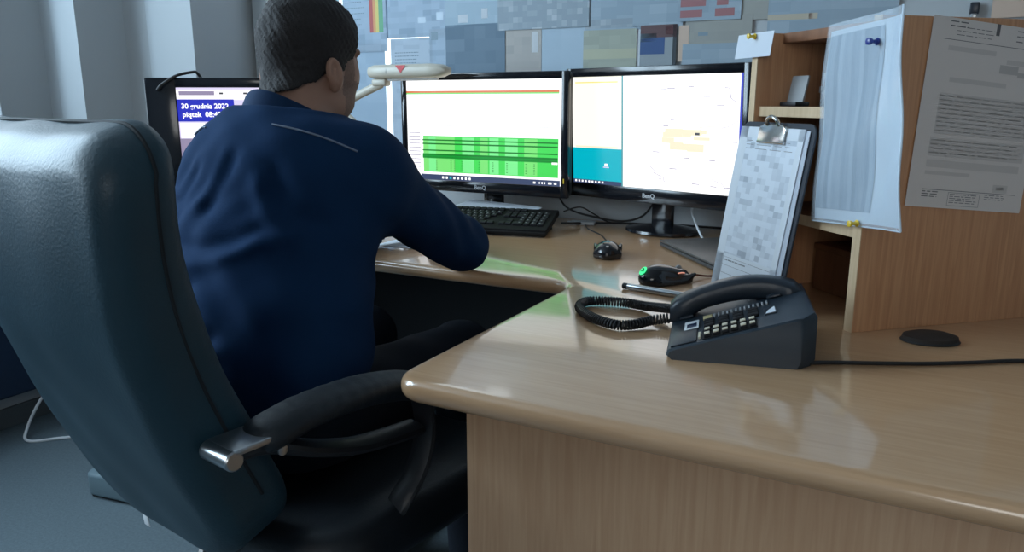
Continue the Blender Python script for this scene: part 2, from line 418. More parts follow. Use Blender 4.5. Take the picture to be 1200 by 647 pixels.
# navy heater under the left window
t = thing('panel_heater', 'dark navy panel heater low on the wall behind the big chair, at the left edge', 'heater', RF(R0, 1.0, 0), -A)
b = MB(); b.box((0.055, 0, 0.40), (0.07, 1.35, 0.54), bev=0.012, seg=3); b.build('heater_panel', M['navy_metal'], t)
for y in (-0.5, 0.5):
    b = MB(); b.box((0.02, y, 0.4), (0.04, 0.05, 0.3)); b.build('wall_bracket', M['skirting'], t)

# ------------------------------------------------------------------ desk
DZ = 0.74
def arc(cx, cy, r, a0, a1, n=8): return [(cx+r*math.cos(math.radians(a0+(a1-a0)*i/n)), cy+r*math.sin(math.radians(a0+(a1-a0)*i/n))) for i in range(n+1)]
desk = thing('desk', 'l-shaped beech office desk with rounded edges and a panel front', 'desk', (0, 0, 0), -A)
poly = arc(-0.605+0.05, 0.778+0.05, 0.05, 180, 270) + [(0.80, 0.778), (0.80, 2.225), (-2.2, 2.225), (-2.2, 1.40)] + arc(-0.605-0.05, 1.40-0.05, 0.05, 90, 0)
b = MB(); b.prism(poly, DZ-0.031, DZ, bev=0.0135, seg=4); b.build('worktop', M['desk'], desk)
def panel(name, c, d, m='panel'):
    q = MB(); q.box(c, d, bev=0.0015); return q.build(name, M[m], desk)
panel('front_panel', (0.15, 0.820, 0.3545), (1.30, 0.018, 0.709))
panel('side_panel', (0.791, 1.53, 0.3545), (0.018, 1.38, 0.709), 'shade_black_board')
panel('side_panel', (-2.18, 1.83, 0.3545), (0.018, 0.74, 0.709), 'shade_black_board')
panel('modesty_panel', (-0.70, 2.19, 0.3545), (2.94, 0.018, 0.709), 'shade_black_board')

# ------------------------------------------------------------------ hutch (open shelf unit turned on the wing)
HA = math.radians(15.1)
HP = Vector((0.542, 1.175, DZ))
hut = thing('shelf_unit', 'beech open shelf unit standing on the right wing of the desk', 'shelf unit', HP, HA)
def hb(name, c, d, m):
    q = MB(); q.box(c, d, bev=0.001); return q.build(name, M[m], hut)
HL, HD, HH = 0.46, 0.338, 0.484
hb('side_panel', (HL/2, 0.009, HH/2), (HL, 0.018, HH), 'hutch')
hb('side_panel', (HL/2, HD-0.009, HH/2), (HL, 0.018, HH), 'hutch')
hb('back_panel', (HL-0.005, HD/2, HH/2), (0.008, HD-0.036, HH), 'shaded_wood')
hb('top_board', (HL/2+0.02, HD/2, HH-0.009), (HL-0.06, HD-0.037, 0.018), 'shaded_wood')
hb('shelf_board', (HL/2, HD/2, 0.342), (HL-0.02, HD-0.037, 0.018), 'shaded_wood')
hb('shelf_board', (HL/2, HD/2, 0.158), (HL-0.02, HD-0.037, 0.018), 'shaded_wood')
q = MB(); 
q.box((-0.0008, 0.009, HH/2), (0.0016, 0.018, HH)); q.box((-0.0008, HD-0.009, HH/2), (0.0016, 0.018, HH))
q.box((0.0092, HD/2, 0.342), (0.0016, HD-0.037, 0.018)); q.box((0.0092, HD/2, 0.158), (0.0016, HD-0.037, 0.018))
q.build('edge_banding', M['edge'], hut)
HM = Matrix.Translation(HP) @ Matrix.Rotation(HA, 4, 'Z')
def HW(x, y, z): return HM @ Vector((x, y, z))
def in_hutch(name, label, cat, x, y, z, rz=0, group=None): return thing(name, label, cat, HW(x, y, z), HA+rz, group)
t = in_hutch('paper_stack', 'pale stack of papers lying high inside the shelf unit', 'papers', 0.24, 0.185, 0.3515)
for i in range(5):
    b = MB(); b.box((0.004*math.sin(i*2.1), 0.003*math.cos(i*3), 0.006+i*0.0121), (0.27, 0.17, 0.0119), bev=0.001); b.build('paper_bundle', M['paper'] if i % 2 else M['white'], t)
t = in_hutch('card_holder', 'small dark grey card leaning on the far side of the upper compartment', 'card', 0.06, 0.285, 0.3515)
b = MB(); b.box((0, 0, 0.028), (0.004, 0.048, 0.056), bev=0.001); b.build('card', M['grey'], t, rot=(0, 0.2, 0))
b = MB(); b.box((0, 0, 0.004), (0.03, 0.05, 0.008), bev=0.002); b.build('card_foot', M['black'], t)
t = in_hutch('stapler', 'black stapler with a metal glint on the upper shelf board', 'stapler', 0.05, 0.165, 0.3515, 0.9)
b = MB(); b.box((0, 0, 0.006), (0.12, 0.034, 0.012), bev=0.004); b.build('stapler_base', M['gloss_black'], t)
b = MB(); b.prism([(-0.055, 0.016), (0.06, 0.02), (0.058, 0.042), (0.0, 0.05), (-0.055, 0.03)], -0.014, 0.014, mtx=Matrix.Rotation(math.radians(90), 4, 'X'), bev=0.004); b.build('stapler_arm', M['gloss_black'], t)
b = MB(); b.box((0.0, 0, 0.0165), (0.10, 0.012, 0.008), bev=0.001); b.build('staple_rail', M['chrome'], t)
t = in_hutch('paper_box', 'brown cardboard box inside the lower compartment', 'box', 0.25, 0.17, 0)
b = MB(); b.box((0, 0, 0.04), (0.24, 0.22, 0.08), bev=0.003); b.build('box_body', M['shaded_wood'], t)
b = MB(); b.box((0, 0, 0.086), (0.246, 0.226, 0.012), bev=0.003); b.build('box_lid', M['shaded_wood'], t)

# ------------------------------------------------------------------ monitors
def screen_patches(name, w, h, rects, mats, parent, loc, extra=None):
    """one screen mesh: rects (u0,v0,u1,v1,material index), later ones lie a hair in front"""
    q = MB(); q.keep = True
    for i, (u0, v0, u1, v1, mi) in enumerate(rects):
        q.mi = mi; e = -0.00006*i
        x0, x1, z0, z1 = (u0-0.5)*w, (u1-0.5)*w, (0.5-v1)*h, (0.5-v0)*h
        q.quad((x0, e, z0), (x1, e, z0), (x1, e, z1), (x0, e, z1))
    n = len(rects)
    for (pts, wd, mi) in (extra or []):
        q.mi = mi; n += 1; e = -0.00006*len(rects)-0.0001
        for i in range(len(pts)-1):
            a = Vector(((pts[i][0]-0.5)*w, e, (0.5-pts[i][1])*h)); c = Vector(((pts[i+1][0]-0.5)*w, e, (0.5-pts[i+1][1])*h))
            d = (c-a); L = d.length
            if L < 1e-6: continue
            d /= L; nn = Vector((d.z, 0, -d.x))*wd*0.5
            q.quad(a+nn, a-nn, c-nn, c+nn)
    return q.build(name, mats, parent, False, loc=loc)
def bezel_frame(q, W_, H_, w, h, cz, y0, y1, bev=0.004):
    """rectangular ring: outer W_ x H_, inner w x h centred at height cz offset"""
    q.box((-(W_+w)/4, (y0+y1)/2, 0), ((W_-w)/2, y1-y0, H_), bev=bev)
    q.box(((W_+w)/4, (y0+y1)/2, 0), ((W_-w)/2, y1-y0, H_), bev=bev)
def monitor(label, loc, rz, w, h, left, right, top, bottom, zc, tilt=0.0, base_back=0.08, base_r=(0.11, 0.09), logo=True, group=None):
    """root on the desk; screen centre at height zc above the desk, facing -y"""
    t = thing('monitor', label, 'monitor', loc, rz, group or 'monitors on the desk')
    Rm = Matrix.Translation((0, 0, zc)) @ Matrix.Rotation(tilt, 4, 'X')
    head = MB(); W_ = w+left+right; H_ = h+top+bottom; ox = (right-left)/2; oz = (top-bottom)/2
    head.box((ox, 0.022, oz), (W_-0.006, 0.030, H_-0.006), mtx=Rm, bev=0.008, seg=3)
    head.box((ox*0.5, 0.045, oz), (W_*0.62, 0.03, H_*0.62), mtx=Rm, bev=0.012, seg=3)
    hd = head.build('housing', M['black'], t)
    fr = MB()
    fr.box((-w/2-left/2, 0.004, oz), (left, 0.016, H_), mtx=Rm, bev=0.003); fr.box((w/2+right/2, 0.004, oz), (right, 0.016, H_), mtx=Rm, bev=0.003)
    fr.box((0, 0.004, h/2+top/2), (w+0.002, 0.016, top), mtx=Rm, bev=0.003); fr.box((0, 0.004, -h/2-bottom/2), (w+0.002, 0.016, bottom), mtx=Rm, bev=0.003)
    fr.build('bezel', M['gloss_black'], t)
    nk = MB(); nk.box((0, base_back, (zc-h/2)/2+0.03), (0.065, 0.022, zc-h/2+0.06), bev=0.006); nk.box((0, base_back-0.014, zc-h/2+0.055), (0.09, 0.04, 0.06), bev=0.006)
    nk.build('neck', M['gloss_black'], t)
    bs = MB(); bs.lathe([(0.90, 0), (1.0, 0.004), (0.98, 0.011), (0.6, 0.018), (0.25, 0.024), (0.0001, 0.026)], 40, mtx=Matrix.Translation((0, base_back, 0)) @ Matrix.Diagonal((base_r[0], base_r[1], 1, 1)))
    bs.build('stand_base', M['gloss_black'], t)
    if logo:
        c = Rm @ Vector((0, -0.0052, -h/2-bottom*0.5))
        text_mesh('brand_lettering', 'BenQ', 0.017, M['logo'], t, c, (math.radians(90)+tilt, 0, 0), bold=0.0003)
    return t, Rm
EM = {}
EM['white'] = emis('screen_white', (1, 1, 1, 1), 1.25); EM['cream'] = emis('screen_cream', (1.0, 0.97, 0.86, 1), 1.12)
EM['grey'] = emis('screen_grey', (0.62, 0.63, 0.66, 1), 0.9); EM['orange'] = emis('screen_orange', (0.85, 0.22, 0.08, 1), 0.9)
EM['green'] = emis('screen_green', (0.06, 0.78, 0.10, 1), 0.95); EM['lime'] = emis('screen_lime', (0.22, 0.86, 0.20, 1), 0.95)
EM['pale'] = emis('screen_pale_green', (0.22, 0.92, 0.30, 1), 1.0); EM['dgreen'] = emis('screen_dark_green', (0.0, 0.30, 0.015, 1), 0.7)
EM['mgreen'] = emis('screen_mid_green', (0.0, 0.42, 0.03, 1), 0.75)
EM['navy'] = emis('screen_navy', (0.06, 0.09, 0.22, 1), 0.6); EM['cyan'] = emis('screen_cyan', (0.0, 0.56, 0.70, 1), 0.85)
EM['yellow'] = emis('screen_yellow', (1.0, 0.85, 0.25, 1), 1.0); EM['teal'] = emis('screen_teal', (0.10, 0.42, 0.48, 1), 0.8)
EM['blue'] = emis('screen_blue', (0.02, 0.03, 0.62, 1), 0.85); EM['lav'] = emis('screen_lavender', (0.80, 0.74, 1.0, 1), 0.95)
EM['plum'] = emis('screen_plum', (0.42, 0.36, 0.55, 1), 0.75); EM['ink'] = emis('screen_ink', (0.10, 0.10, 0.12, 1), 0.6)
EM['faint'] = emis('screen_faint', (0.96, 0.90, 0.66, 1), 1.0); EM['violet'] = emis('screen_violet', (0.62, 0.50, 1.0, 1), 0.95)
EMK = list(EM); EML = [EM[k] for k in EMK]; I_ = {k: i for i, k in enumerate(EMK)}
w24, h24 = 0.5316, 0.299
# --- middle monitor: table with green rows
c1 = Vector((-0.094, 2.323))
t1, R1m = monitor('black monitor showing a table of bright green rows, left of the map monitor', (c1.x, c1.y, DZ), -math.radians(28.7), w24, h24, 0.020, 0.022, 0.021, 0.034, 1.1-0.087-DZ, 0.0)
rc = [(0, 0, 1, 1, I_['white']), (0, 0.104, 0.985, 0.123, I_['orange']), (0, 0.123, 0.985, 0.136, I_['lime'])]
for x in (0.07, 0.09, 0.16, 0.2, 0.4, 0.47, 0.53, 0.54, 0.86, 0.88, 0.9): rc.append((x, 0.055, x+0.006, 0.063, I_['grey']))
rc += [(0.10, 0.448, 1, 0.452, I_['grey']), (0.10, 0.45, 0.102, 0.95, I_['grey'])]
for v in (0.52, 0.558, 0.592, 0.63, 0.67, 0.71, 0.75, 0.79, 0.83, 0.87): rc.append((0.01, v, 0.092, v+0.007, I_['plum']))
rc.append((0.112, 0.553, 0.985, 0.922, I_['green']))
for (a, c, k) in ((0.112, 0.33, 'lime'), (0.15, 0.2, 'pale'), (0.38, 0.46, 'pale'), (0.50, 0.55, 'lime'), (0.56, 0.62, 'pale'), (0.66, 0.74, 'pale'), (0.78, 0.86, 'lime')):
    rc.append((a, 0.562, c, 0.915, I_[k]))
for x in (0.20, 0.30, 0.325, 0.375, 0.49, 0.58, 0.67, 0.79, 0.84):
    for v in np.arange(0.80, 0.90, 0.018): rc.append((x, v, x+0.009, v+0.006, I_['mgreen']))
for v0, v1, k in ((0.588, 0.601, 'dgreen'), (0.625, 0.639, 'dgreen'), (0.692, 0.705, 'dgreen'), (0.732, 0.78, 'mgreen'), (0.735, 0.748, 'dgreen'), (0.764, 0.77, 'dgreen')): rc.append((0.112, v0, 0.985, v1, I_[k]))
rc += [(0.95, 0.775, 0.985, 0.795, I_['white']), (0.10, 0.945, 1, 1, I_['navy'])]  # taskbar's left end left white as painted glare
for i in range(8): rc.append((0.245+i*0.026, 0.962, 0.258+i*0.026, 0.986, I_['cyan' if i == 2 else 'white']))
for x, wd in ((0.84, 0.014), (0.875, 0.006), (0.89, 0.008), (0.905, 0.008), (0.93, 0.022), (0.965, 0.016)): rc.append((x, 0.965, x+wd, 0.985, I_['white']))
screen_patches('screen', w24, h24, rc, EML, t1, (0, -0.0005, 1.1-0.087-DZ))
b = MB(); b.box((0.277, -0.006, 1.1-0.087-DZ-0.134), (0.003, 0.002, 0.014)); b.build('power_light', M['yellow_pin'], t1)
# --- right monitor: map
c2 = Vector((0.369, 2.087))
t2, R2m = monitor('black monitor showing a pale map beside a cyan block, right of the green table monitor', (c2.x, c2.y, DZ), -math.radians(44.0), w24, h24, 0.020, 0.024, 0.024, 0.040, 1.1-0.082-DZ, 0.05)
rc = [(0, 0, 1, 1, I_['white']), (0, 0, 0.325, 0.66, I_['cream']), (0.02, 0.045, 0.30, 0.056, I_['yellow']), (0, 0.66, 0.325, 0.965, I_['cyan']), (0, 0.965, 0.325, 1, I_['navy']),
      (0.325, 0, 0.335, 1, I_['teal']), (0.988, 0, 1, 0.75, I_['blue']), (0.02, 0.64, 0.3, 0.655, I_['faint']),  # blue strip down the right edge is painted glare
      (0.215, 0.80, 0.235, 0.825, I_['white']), (0.205, 0.83, 0.245, 0.84, I_['lav'])]
for i in range(9): rc.append((0.012+i*0.023, 0.972, 0.024+i*0.023, 0.991, I_['white']))
rnd = random.Random(3)
for i in range(10):
    rc.append((0.5+rnd.random()*0.3, 0.45+rnd.random()*0.15, 0, 0, I_['faint'])); r_ = rc[-1]; rc[-1] = (r_[0], r_[1], r_[0]+0.05+rnd.random()*0.06, r_[1]+0.02+rnd.random()*0.05, I_['faint'])
for x, v in ((0.60, 0.11), (0.72, 0.10), (0.56, 0.12), (0.62, 0.38), (0.58, 0.43), (0.86, 0.46), (0.9, 0.46), (0.7, 0.70), (0.84, 0.71), (0.52, 0.66), (0.95, 0.55), (0.87, 0.25), (0.8, 0.18), (0.92, 0.93), (0.85, 0.93), (0.56, 0.90), (0.75, 0.92), (0.62, 0.8)):
    rc.append((x, v, x+0.014+rnd.random()*0.03, v+0.006, I_['plum']))
rc += [(0.76, 0.485, 0.785, 0.505, I_['ink'])]
def meander(x0, v0, x1, v1, n=9, amp=0.02, seed=1):
    g = random.Random(seed); return [(x0+(x1-x0)*i/n+(g.random()-0.5)*amp, v0+(v1-v0)*i/n+(g.random()-0.5)*amp) for i in range(n+1)]
ex = [(meander(0.92, 0.10, 0.985, 0.33, 9, 0.03, 1), 0.0013, I_['plum']), (meander(0.76, 0.08, 0.79, 0.48, 12, 0.012, 2), 0.0016, I_['faint']), (meander(0.55, 0.12, 0.56, 0.42, 10, 0.012, 3), 0.0016, I_['faint']),
      (meander(0.79, 0.45, 0.92, 0.40, 6, 0.02, 4), 0.0016, I_['faint']), (meander(0.50, 0.78, 0.62, 0.97, 8, 0.03, 5), 0.0013, I_['plum']), (meander(0.89, 0.46, 0.98, 0.38, 6, 0.03, 6), 0.0010, I_['plum']),
      (meander(0.49, 0.52, 0.53, 0.60, 5, 0.02, 7), 0.0010, I_['plum']), (meander(0.86, 0.86, 0.93, 0.94, 5, 0.02, 8), 0.0010, I_['plum']), (meander(0.68, 0.28, 0.72, 0.2, 4, 0.02, 9), 0.0010, I_['plum'])]
sc2 = screen_patches('screen', w24, h24, rc, EML, t2, R2m @ Vector((0, -0.0005, 0)), ex); sc2.rotation_euler = (0.05, 0, 0)
# --- left monitor, behind the man: blue clock box
c3 = Vector((-0.742, 2.15))
w17, h17 = 0.338, 0.270
t3, R3m = monitor('black monitor behind the seated man, showing a blue date and time box', (c3.x, c3.y, DZ), math.radians(3), w17, h17, 0.082, 0.082, 0.026, 0.060, 0.262, 0.0, base_r=(0.12, 0.09), logo=False)
rc = [(0, 0, 1, 1, I_['lav']), (0, 0.02, 1, 0.12, I_['white']), (0.02, 0.035, 0.30, 0.075, I_['plum']), (0, 0.115, 0.45, 0.335, I_['blue'])]
rc += [(0.01, 0.35, 1.0, 0.50, I_['white']), (0.0, 0.505, 0.21, 1, I_['plum']), (0.22, 0.52, 1.0, 0.63, I_['white']), (0.05, 0.66, 1.0, 1.0, I_['lav']), (0.06, 0.68, 0.22, 0.99, I_['white']), (0.25, 0.68, 0.44, 0.99, I_['white']), (0.48, 0.66, 1.0, 1.0, I_['white'])]
rc += [(0.06, 0.68, 0.08, 0.99, I_['violet']), (0.40, 0.68, 0.44, 0.99, I_['violet'])]
for i in range(5): rc.append((0.34+i*0.19, 0.048, 0.37+i*0.19, 0.066, I_['ink']))
for x in (0.21, 0.40, 0.6, 0.8): rc.append((x, 0.35, x+0.006, 0.50, I_['plum']))
for x in (0.40, 0.6): rc.append((x, 0.52, x+0.006, 0.63, I_['plum']))
for v in (0.72, 0.80, 0.88):
    for x in (0.11, 0.30): rc.append((x, v, x+0.06, v+0.008, I_['grey']))
screen_patches('screen', w17, h17, rc, EML, t3, (0, -0.0006, 0.262))
for i, tx in enumerate(('30 grudnia 2022,', 'piątek  08:48:13')):
    text_mesh('clock_text', tx, 0.0195, EM['white'], t3, (-0.5*w17+0.225*w17, -0.0018, 0.262+h17*0.5-h17*(0.185+0.082*i)), (math.radians(90), 0, 0), bold=0.0004)
b = MB(); b.tube(spline([(-0.215, -0.008, 0.39), (-0.20, -0.012, 0.405), (-0.165, -0.004, 0.427), (-0.13, 0.01, 0.437), (-0.118, 0.03, 0.435), (-0.11, 0.05, 0.40), (-0.11, 0.065, 0.30)], 6), 0.004, 8)
tag(b.build('monitor_cable', M['black_soft'], None, loc=(c3.x, c3.y, DZ), rot=(0, 0, math.radians(3))), 'black cable looped over the top corner of the monitor behind the man', 'cable')

# ------------------------------------------------------------------ executive chair
CR = -0.920                                                 # centre line of the chair on the desk axes
chair = thing('office_chair', 'dark teal leather executive chair with a high back and padded armrests', 'chair', RF(-0.880, 0.932, 0), -A-math.radians(10))
BH = 0.592
def bow(tv): return 0.026*np.sin(tv*math.pi)*0.6 - 0.040*np.clip((tv-0.55)/0.45, 0, 1)**2
def hwid(tv): return 0.205 + 0.036*np.clip((tv-0.45)/0.5, 0, 1)**1.3
def backrest():
    x = rng(-0.30, 0.30, 0.006); y = rng(-0.24, 0.24, 0.006); z = rng(-0.05, 0.74, 0.006)
    F = Field(x, y, z)
    X, Y, Z = np.meshgrid(F.x, F.y, F.z, indexing='ij')
    # local: z along the height 0..0.60, y thickness (rear negative), x across; recline applied to the vertices afterwards
    H = BH; tt = np.clip(Z/H, 0, 1)
    hw = hwid(tt)
    yc = Y + bow(tt) - 0.2*X*X
    T = 0.122 - 0.026*tt
    R = 0.032
    # outline in the x/z plane, rounded corners (larger at the bottom)
    rc_ = np.where(Z < H*0.5, 0.10, 0.062)
    qx = np.abs(X)-(hw-rc_); qz = np.abs(Z-H/2)-(H/2-rc_)
    d2 = np.sqrt(np.maximum(qx, 0)**2+np.maximum(qz, 0)**2)+np.minimum(np.maximum(qx, qz), 0)-rc_
    # belly of the front padding
    dy = np.abs(yc)-T/2
    a = d2+R; c = dy+R
    D = np.sqrt(np.maximum(a, 0)**2+np.maximum(c, 0)**2)+np.minimum(np.maximum(a, c), 0)-R
    D += 0.0016*np.sin(X*37+Z*9)*np.sin(Z*23)
    F.D = D.astype(np.float32)
    return F
REC = math.radians(19.5)
bf = backrest(); o = bf.build('backrest', M['leather'], chair)
BM = Matrix.Translation((0, -0.221, 0.500)) @ Matrix.Rotation(REC, 4, 'X')
o.matrix_local = BM
def back_edge(off, y, n=30):
    """points up the right side, across the top and down the left side of the backrest at thickness position y"""
    pts = []; H = BH
    def hw(tv): return float(hwid(min(1, tv)))
    for i in range(n+1):
        tv = 0.17+(0.90-0.17)*i/n; pts.append((hw(tv)+off, tv*H, tv))
    cx = hw(1)-0.062
    for i in range(1, 9):
        a_ = math.radians(90*i/8); zz = H-0.062+(0.062+off)*math.sin(a_); pts.append((cx+(0.062+off)*math.cos(a_), zz, zz/H))
    full = pts+[(-p[0], p[1], p[2]) for p in pts[::-1]]
    return [Vector((p[0], y-float(bow(p[2]))+0.2*p[0]*p[0], p[1])) for p in full]
b = MB(); b.tube(back_edge(0.0005, 0.012), 0.0024, 6); sm = b.build('side_seam', M['seam'], o)
# seat
F = Field(rng(-0.32, 0.32, 0.007), rng(-0.30, 0.36, 0.007), rng(-0.09, 0.10, 0.007))
X, Y, Z = np.meshgrid(F.x, F.y, F.z, indexing='ij')
rc_ = 0.09; qx = np.abs(X)-(0.262-rc_); qy = np.abs(Y-0.03)-(0.255-rc_)
d2 = np.sqrt(np.maximum(qx, 0)**2+np.maximum(qy, 0)**2)+np.minimum(np.maximum(qx, qy), 0)-rc_
dz = np.abs(Z+0.02*np.clip(1-(X/0.2)**2, 0, 1)*(Z > 0))-0.045; a = d2+0.035; c = dz+0.035
F.D = (np.sqrt(np.maximum(a, 0)**2+np.maximum(c, 0)**2)+np.minimum(np.maximum(a, c), 0)-0.035).astype(np.float32)
o = F.build('seat', M['pad_shade_leather'], chair); o.location = (0, 0.02, 0.462)  # seat leather darker than the backrest, shade put into its colour
b = MB(); b.box((0, 0.02, 0.418), (0.34, 0.36, 0.026), bev=0.006); b.box((0, 0.0, 0.385), (0.16, 0.2, 0.05), bev=0.008); b.build('seat_plate', M['black'], chair)
b = MB(); b.tube([(0.0, -0.1, 0.40), (0.06, -0.19, 0.425), (0.07, -0.235, 0.50), (0.07, -0.27, 0.62)], 0.012, 10, flat=(0.03, 0.008)); b.build('back_bracket', M['black'], chair)
b = MB(); b.tube([(-0.06, -0.10, 0.405), (-0.05, -0.16, 0.415), (-0.035, -0.20, 0.420)], 0.006, 8); b.tube([(-0.037, -0.198, 0.421), (0.02, -0.235, 0.418)], [0.007, 0.010], 8); b.build('tilt_lever', M['steel'], chair)
b = MB(); b.box((-0.138, -0.195, 0.4585), (0.017, 0.0012, 0.024), bev=0.0004); b.build('care_tag', M['white'], chair, rot=(0.10, 0, 0))
b = MB(); b.lathe([(0.028, 0.10), (0.028, 0.24), (0.02, 0.24), (0.02, 0.37)], 18); b.build('gas_column', M['black'], chair)
for k in range(5):
    an = math.radians(18+72*k); dx, dy = math.cos(an), math.sin(an)
    b = MB(); b.tube([(0.02*dx, 0.02*dy, 0.115), (0.18*dx, 0.18*dy, 0.10), (0.29*dx, 0.29*dy, 0.075)], [0.030, 0.026, 0.018], 10); lg = b.build('base_leg', M['black'], chair)
    b = MB(); Mx = Matrix.Translation((0.29*dx, 0.29*dy, 0.028)) @ Matrix.Rotation(an, 4, 'Z') @ Matrix.Rotation(math.radians(90), 4, 'Y')
    for s_ in (-0.014, 0.014): b.lathe([(0.020, -0.009), (0.028, -0.006), (0.028, 0.006), (0.020, 0.009)], 16, mtx=Mx @ Matrix.Translation((0, 0, s_)))
    b.tube([(0.29*dx, 0.29*dy, 0.03), (0.29*dx, 0.29*dy, 0.08)], 0.006, 8); b.build('caster', M['black_soft'], lg)
def armrest(sg):
    x = 0.243*sg
    ar = MB(); P = [(x, -0.310, 0.692), (x, -0.26, 0.686), (x, -0.19, 0.655), (x, -0.12, 0.632), (x, -0.05, 0.622), (x, 0.0, 0.618)]
    ar.tube(spline(P, 6), 0.01, 12, flat=(0.024, 0.011))
    P = [(x, -0.03, 0.690), (x, 0.012, 0.665), (x, 0.022, 0.60), (x, 0.0, 0.545), (x*0.97, -0.035, 0.50), (x*0.86, -0.06, 0.43), (x*0.6, -0.065, 0.417)]
    ar.tube(spline(P, 6), 0.01, 12, flat=(0.022, 0.010))
    a_ = ar.build('armrest', M['black'], chair)
    F = Field(rng(-0.05, 0.05, 0.0045), rng(-0.34, 0.10, 0.0045), rng(0.62, 0.79, 0.0045))
    pts = [tuple(p) for p in spline([(0, -0.262, 0.697), (0, -0.20, 0.708), (0, -0.11, 0.708), (0, -0.04, 0.697), (0, 0.002, 0.683)], 4)]
    for i in range(len(pts)-1): F.cap(pts[i], pts[i+1], 0.020, 0.020, 0.006, sc=(0.62, 1, 1))
    pd = F.build('arm_pad', M['pad_shade_leather'], a_); pd.location = (x, 0, 0)
    h = MB(); h.box((x, -0.290, 0.702), (0.058, 0.056, 0.009), mtx=Matrix.Identity(4), bev=0.003)
    hm = Matrix.Translation((x, -0.317, 0.693)) @ Matrix.Rotation(math.radians(90), 4, 'Y')
    h.lathe([(0.0105, -0.029), (0.0125, -0.027), (0.0125, 0.027), (0.0105, 0.029)], 20, mtx=hm)
    h.build('hinge_plate', M['steel'], a_)
    h = MB(); h.lathe([(0.007, 0.0), (0.007, 0.003), (0.004, 0.004)], 14, mtx=Matrix.Translation((x+0.0235*sg, -0.250, 0.682)) @ Matrix.Rotation(math.radians(90*sg), 4, 'Y')); h.build('arm_bolt', M['steel'], a_)
armrest(1); armrest(-1)

# ------------------------------------------------------------------ the seated man (desk axes r, f, z)
PO = (-0.98, 0.95, 0.0)
man = thing('person', 'man in a navy shirt leaning on the desk with his back to the camera', 'person', RF(*PO), -A)
HC = Vector((-1.022, 1.125, 1.172)); HR = Euler((math.radians(-7), 0, math.radians(4))).to_matrix().to_4x4()
def hp(x, y, z): return tuple(HC + HR @ Vector((x, y, z)))
SHR, SHL = (-0.866, 1.07, 0.970), (-1.120, 1.045, 0.938)
ELR, ELL = (-0.855, 1.375, 0.802), (-1.25, 1.36, 0.80)
WRR, WRL = (-1.06, 1.60, 0.782), (-1.16, 1.66, 0.782)
def torso(F, g, k=0.07):
    F.ell((-0.955, 0.90, 0.665), (0.175+g, 0.125+g, 0.15+g), k)
    F.ell((-0.980, 0.94, 0.76), (0.188+g, 0.125+g, 0.17+g), k)
    F.ell((-1.006, 1.00, 0.90), (0.190+g, 0.125+g, 0.17+g), k)
    F.ell((-1.020, 1.035, 0.985), (0.165+g, 0.105+g, 0.095+g), k)
def arms(F, g, k=0.045, wrist=True):
    for sh, el, wr in ((SHR, ELR, WRR), (SHL, ELL, WRL)):
        F.ell(sh, (0.066+g, 0.07+g, 0.068+g), k)
        F.cap(sh, el, 0.060+g, 0.045+g, k)
        F.cap(el, wr, 0.046+g, 0.028+g, 0.02)
xs = np.concatenate([rng(-1.36, -1.131, 0.006), rng(-1.126, -0.916, 0.0028), rng(-0.91, -0.74, 0.006)])
ys = np.concatenate([rng(0.74, 1.004, 0.006), rng(1.008, 1.262, 0.0028), rng(1.266, 1.56, 0.006), rng(1.564, 1.80, 0.004)])
zs = np.concatenate([rng(0.02, 0.738, 0.008), rng(0.742, 0.82, 0.004), rng(0.826, 1.034, 0.006), rng(1.038, 1.31, 0.0028)])
F = Field(xs, ys, zs)
torso(F, -0.012); arms(F, -0.012)
for s_ in (-1, 1):                                              # legs under the desk
    hipj = (-0.955+0.085*s_, 0.93, 0.585); kn = (-0.965+0.13*s_, 1.34, 0.575); an = (-0.965+0.14*s_, 1.36, 0.10)
    F.cap(hipj, kn, 0.075, 0.052, 0.05); F.cap(kn, an, 0.052, 0.036, 0.02); F.cap((an[0], an[1], 0.06), (an[0], an[1]+0.15, 0.045), 0.034, 0.028, 0.02)
# neck, head
F.cap((-1.02, 1.065, 1.02), hp(0, -0.02, -0.04), 0.066, 0.060, 0.04)
F.ell(hp(0, -0.012, 0.032), (0.075, 0.092, 0.084), 0.03)
F.ell(hp(0, 0.028, -0.025), (0.066, 0.070, 0.080), 0.03)
F.ell(hp(0, 0.045, -0.080), (0.046, 0.046, 0.034), 0.03)
for s_ in (-1, 1):
    F.ell(hp(0.046*s_, 0.045, -0.02), (0.022, 0.03, 0.03), 0.02)            # cheek
    F.ell(hp(0.048*s_, 0.018, -0.072), (0.020, 0.042, 0.026), 0.02)         # jaw angle
    F.ell(hp(0.031*s_, 0.103, 0.012), (0.017, 0.014, 0.012), 0.012, 'sub')  # eye socket
    F.ell(hp(0.031*s_, 0.088, 0.011), (0.012, 0.011, 0.011), 0.003)         # eyeball
    F.cap(hp(0.012*s_, 0.096, 0.030), hp(0.046*s_, 0.082, 0.030), 0.008, 0.007, 0.012)
    # ear: rim, hollow, lobe
    er = Euler((math.radians(10), 0, math.radians(-30*s_))).to_matrix().to_4x4()
    F.ell(hp(0.079*s_, -0.029, -0.027), (0.011, 0.0150, 0.028), 0.006, R=er)
    F.ell(hp(0.0890*s_, -0.0335, -0.023), (0.0085, 0.0105, 0.019), 0.002, 'sub', R=er)
    F.cap(hp(0.081*s_, -0.026, -0.040), hp(0.083*s_, -0.032, -0.022), 0.0035, 0.003, 0.003)
    F.cap(hp(0.073*s_, -0.020, -0.048), hp(0.075*s_, -0.023, -0.053), 0.008, 0.007, 0.006)
    F.cap(hp(0.075*s_, -0.013, -0.034), hp(0.075*s_, -0.012, -0.026), 0.005, 0.004, 0.004)
F.cap(hp(0, 0.090, 0.020), hp(0, 0.109, -0.024), 0.008, 0.0120, 0.012)
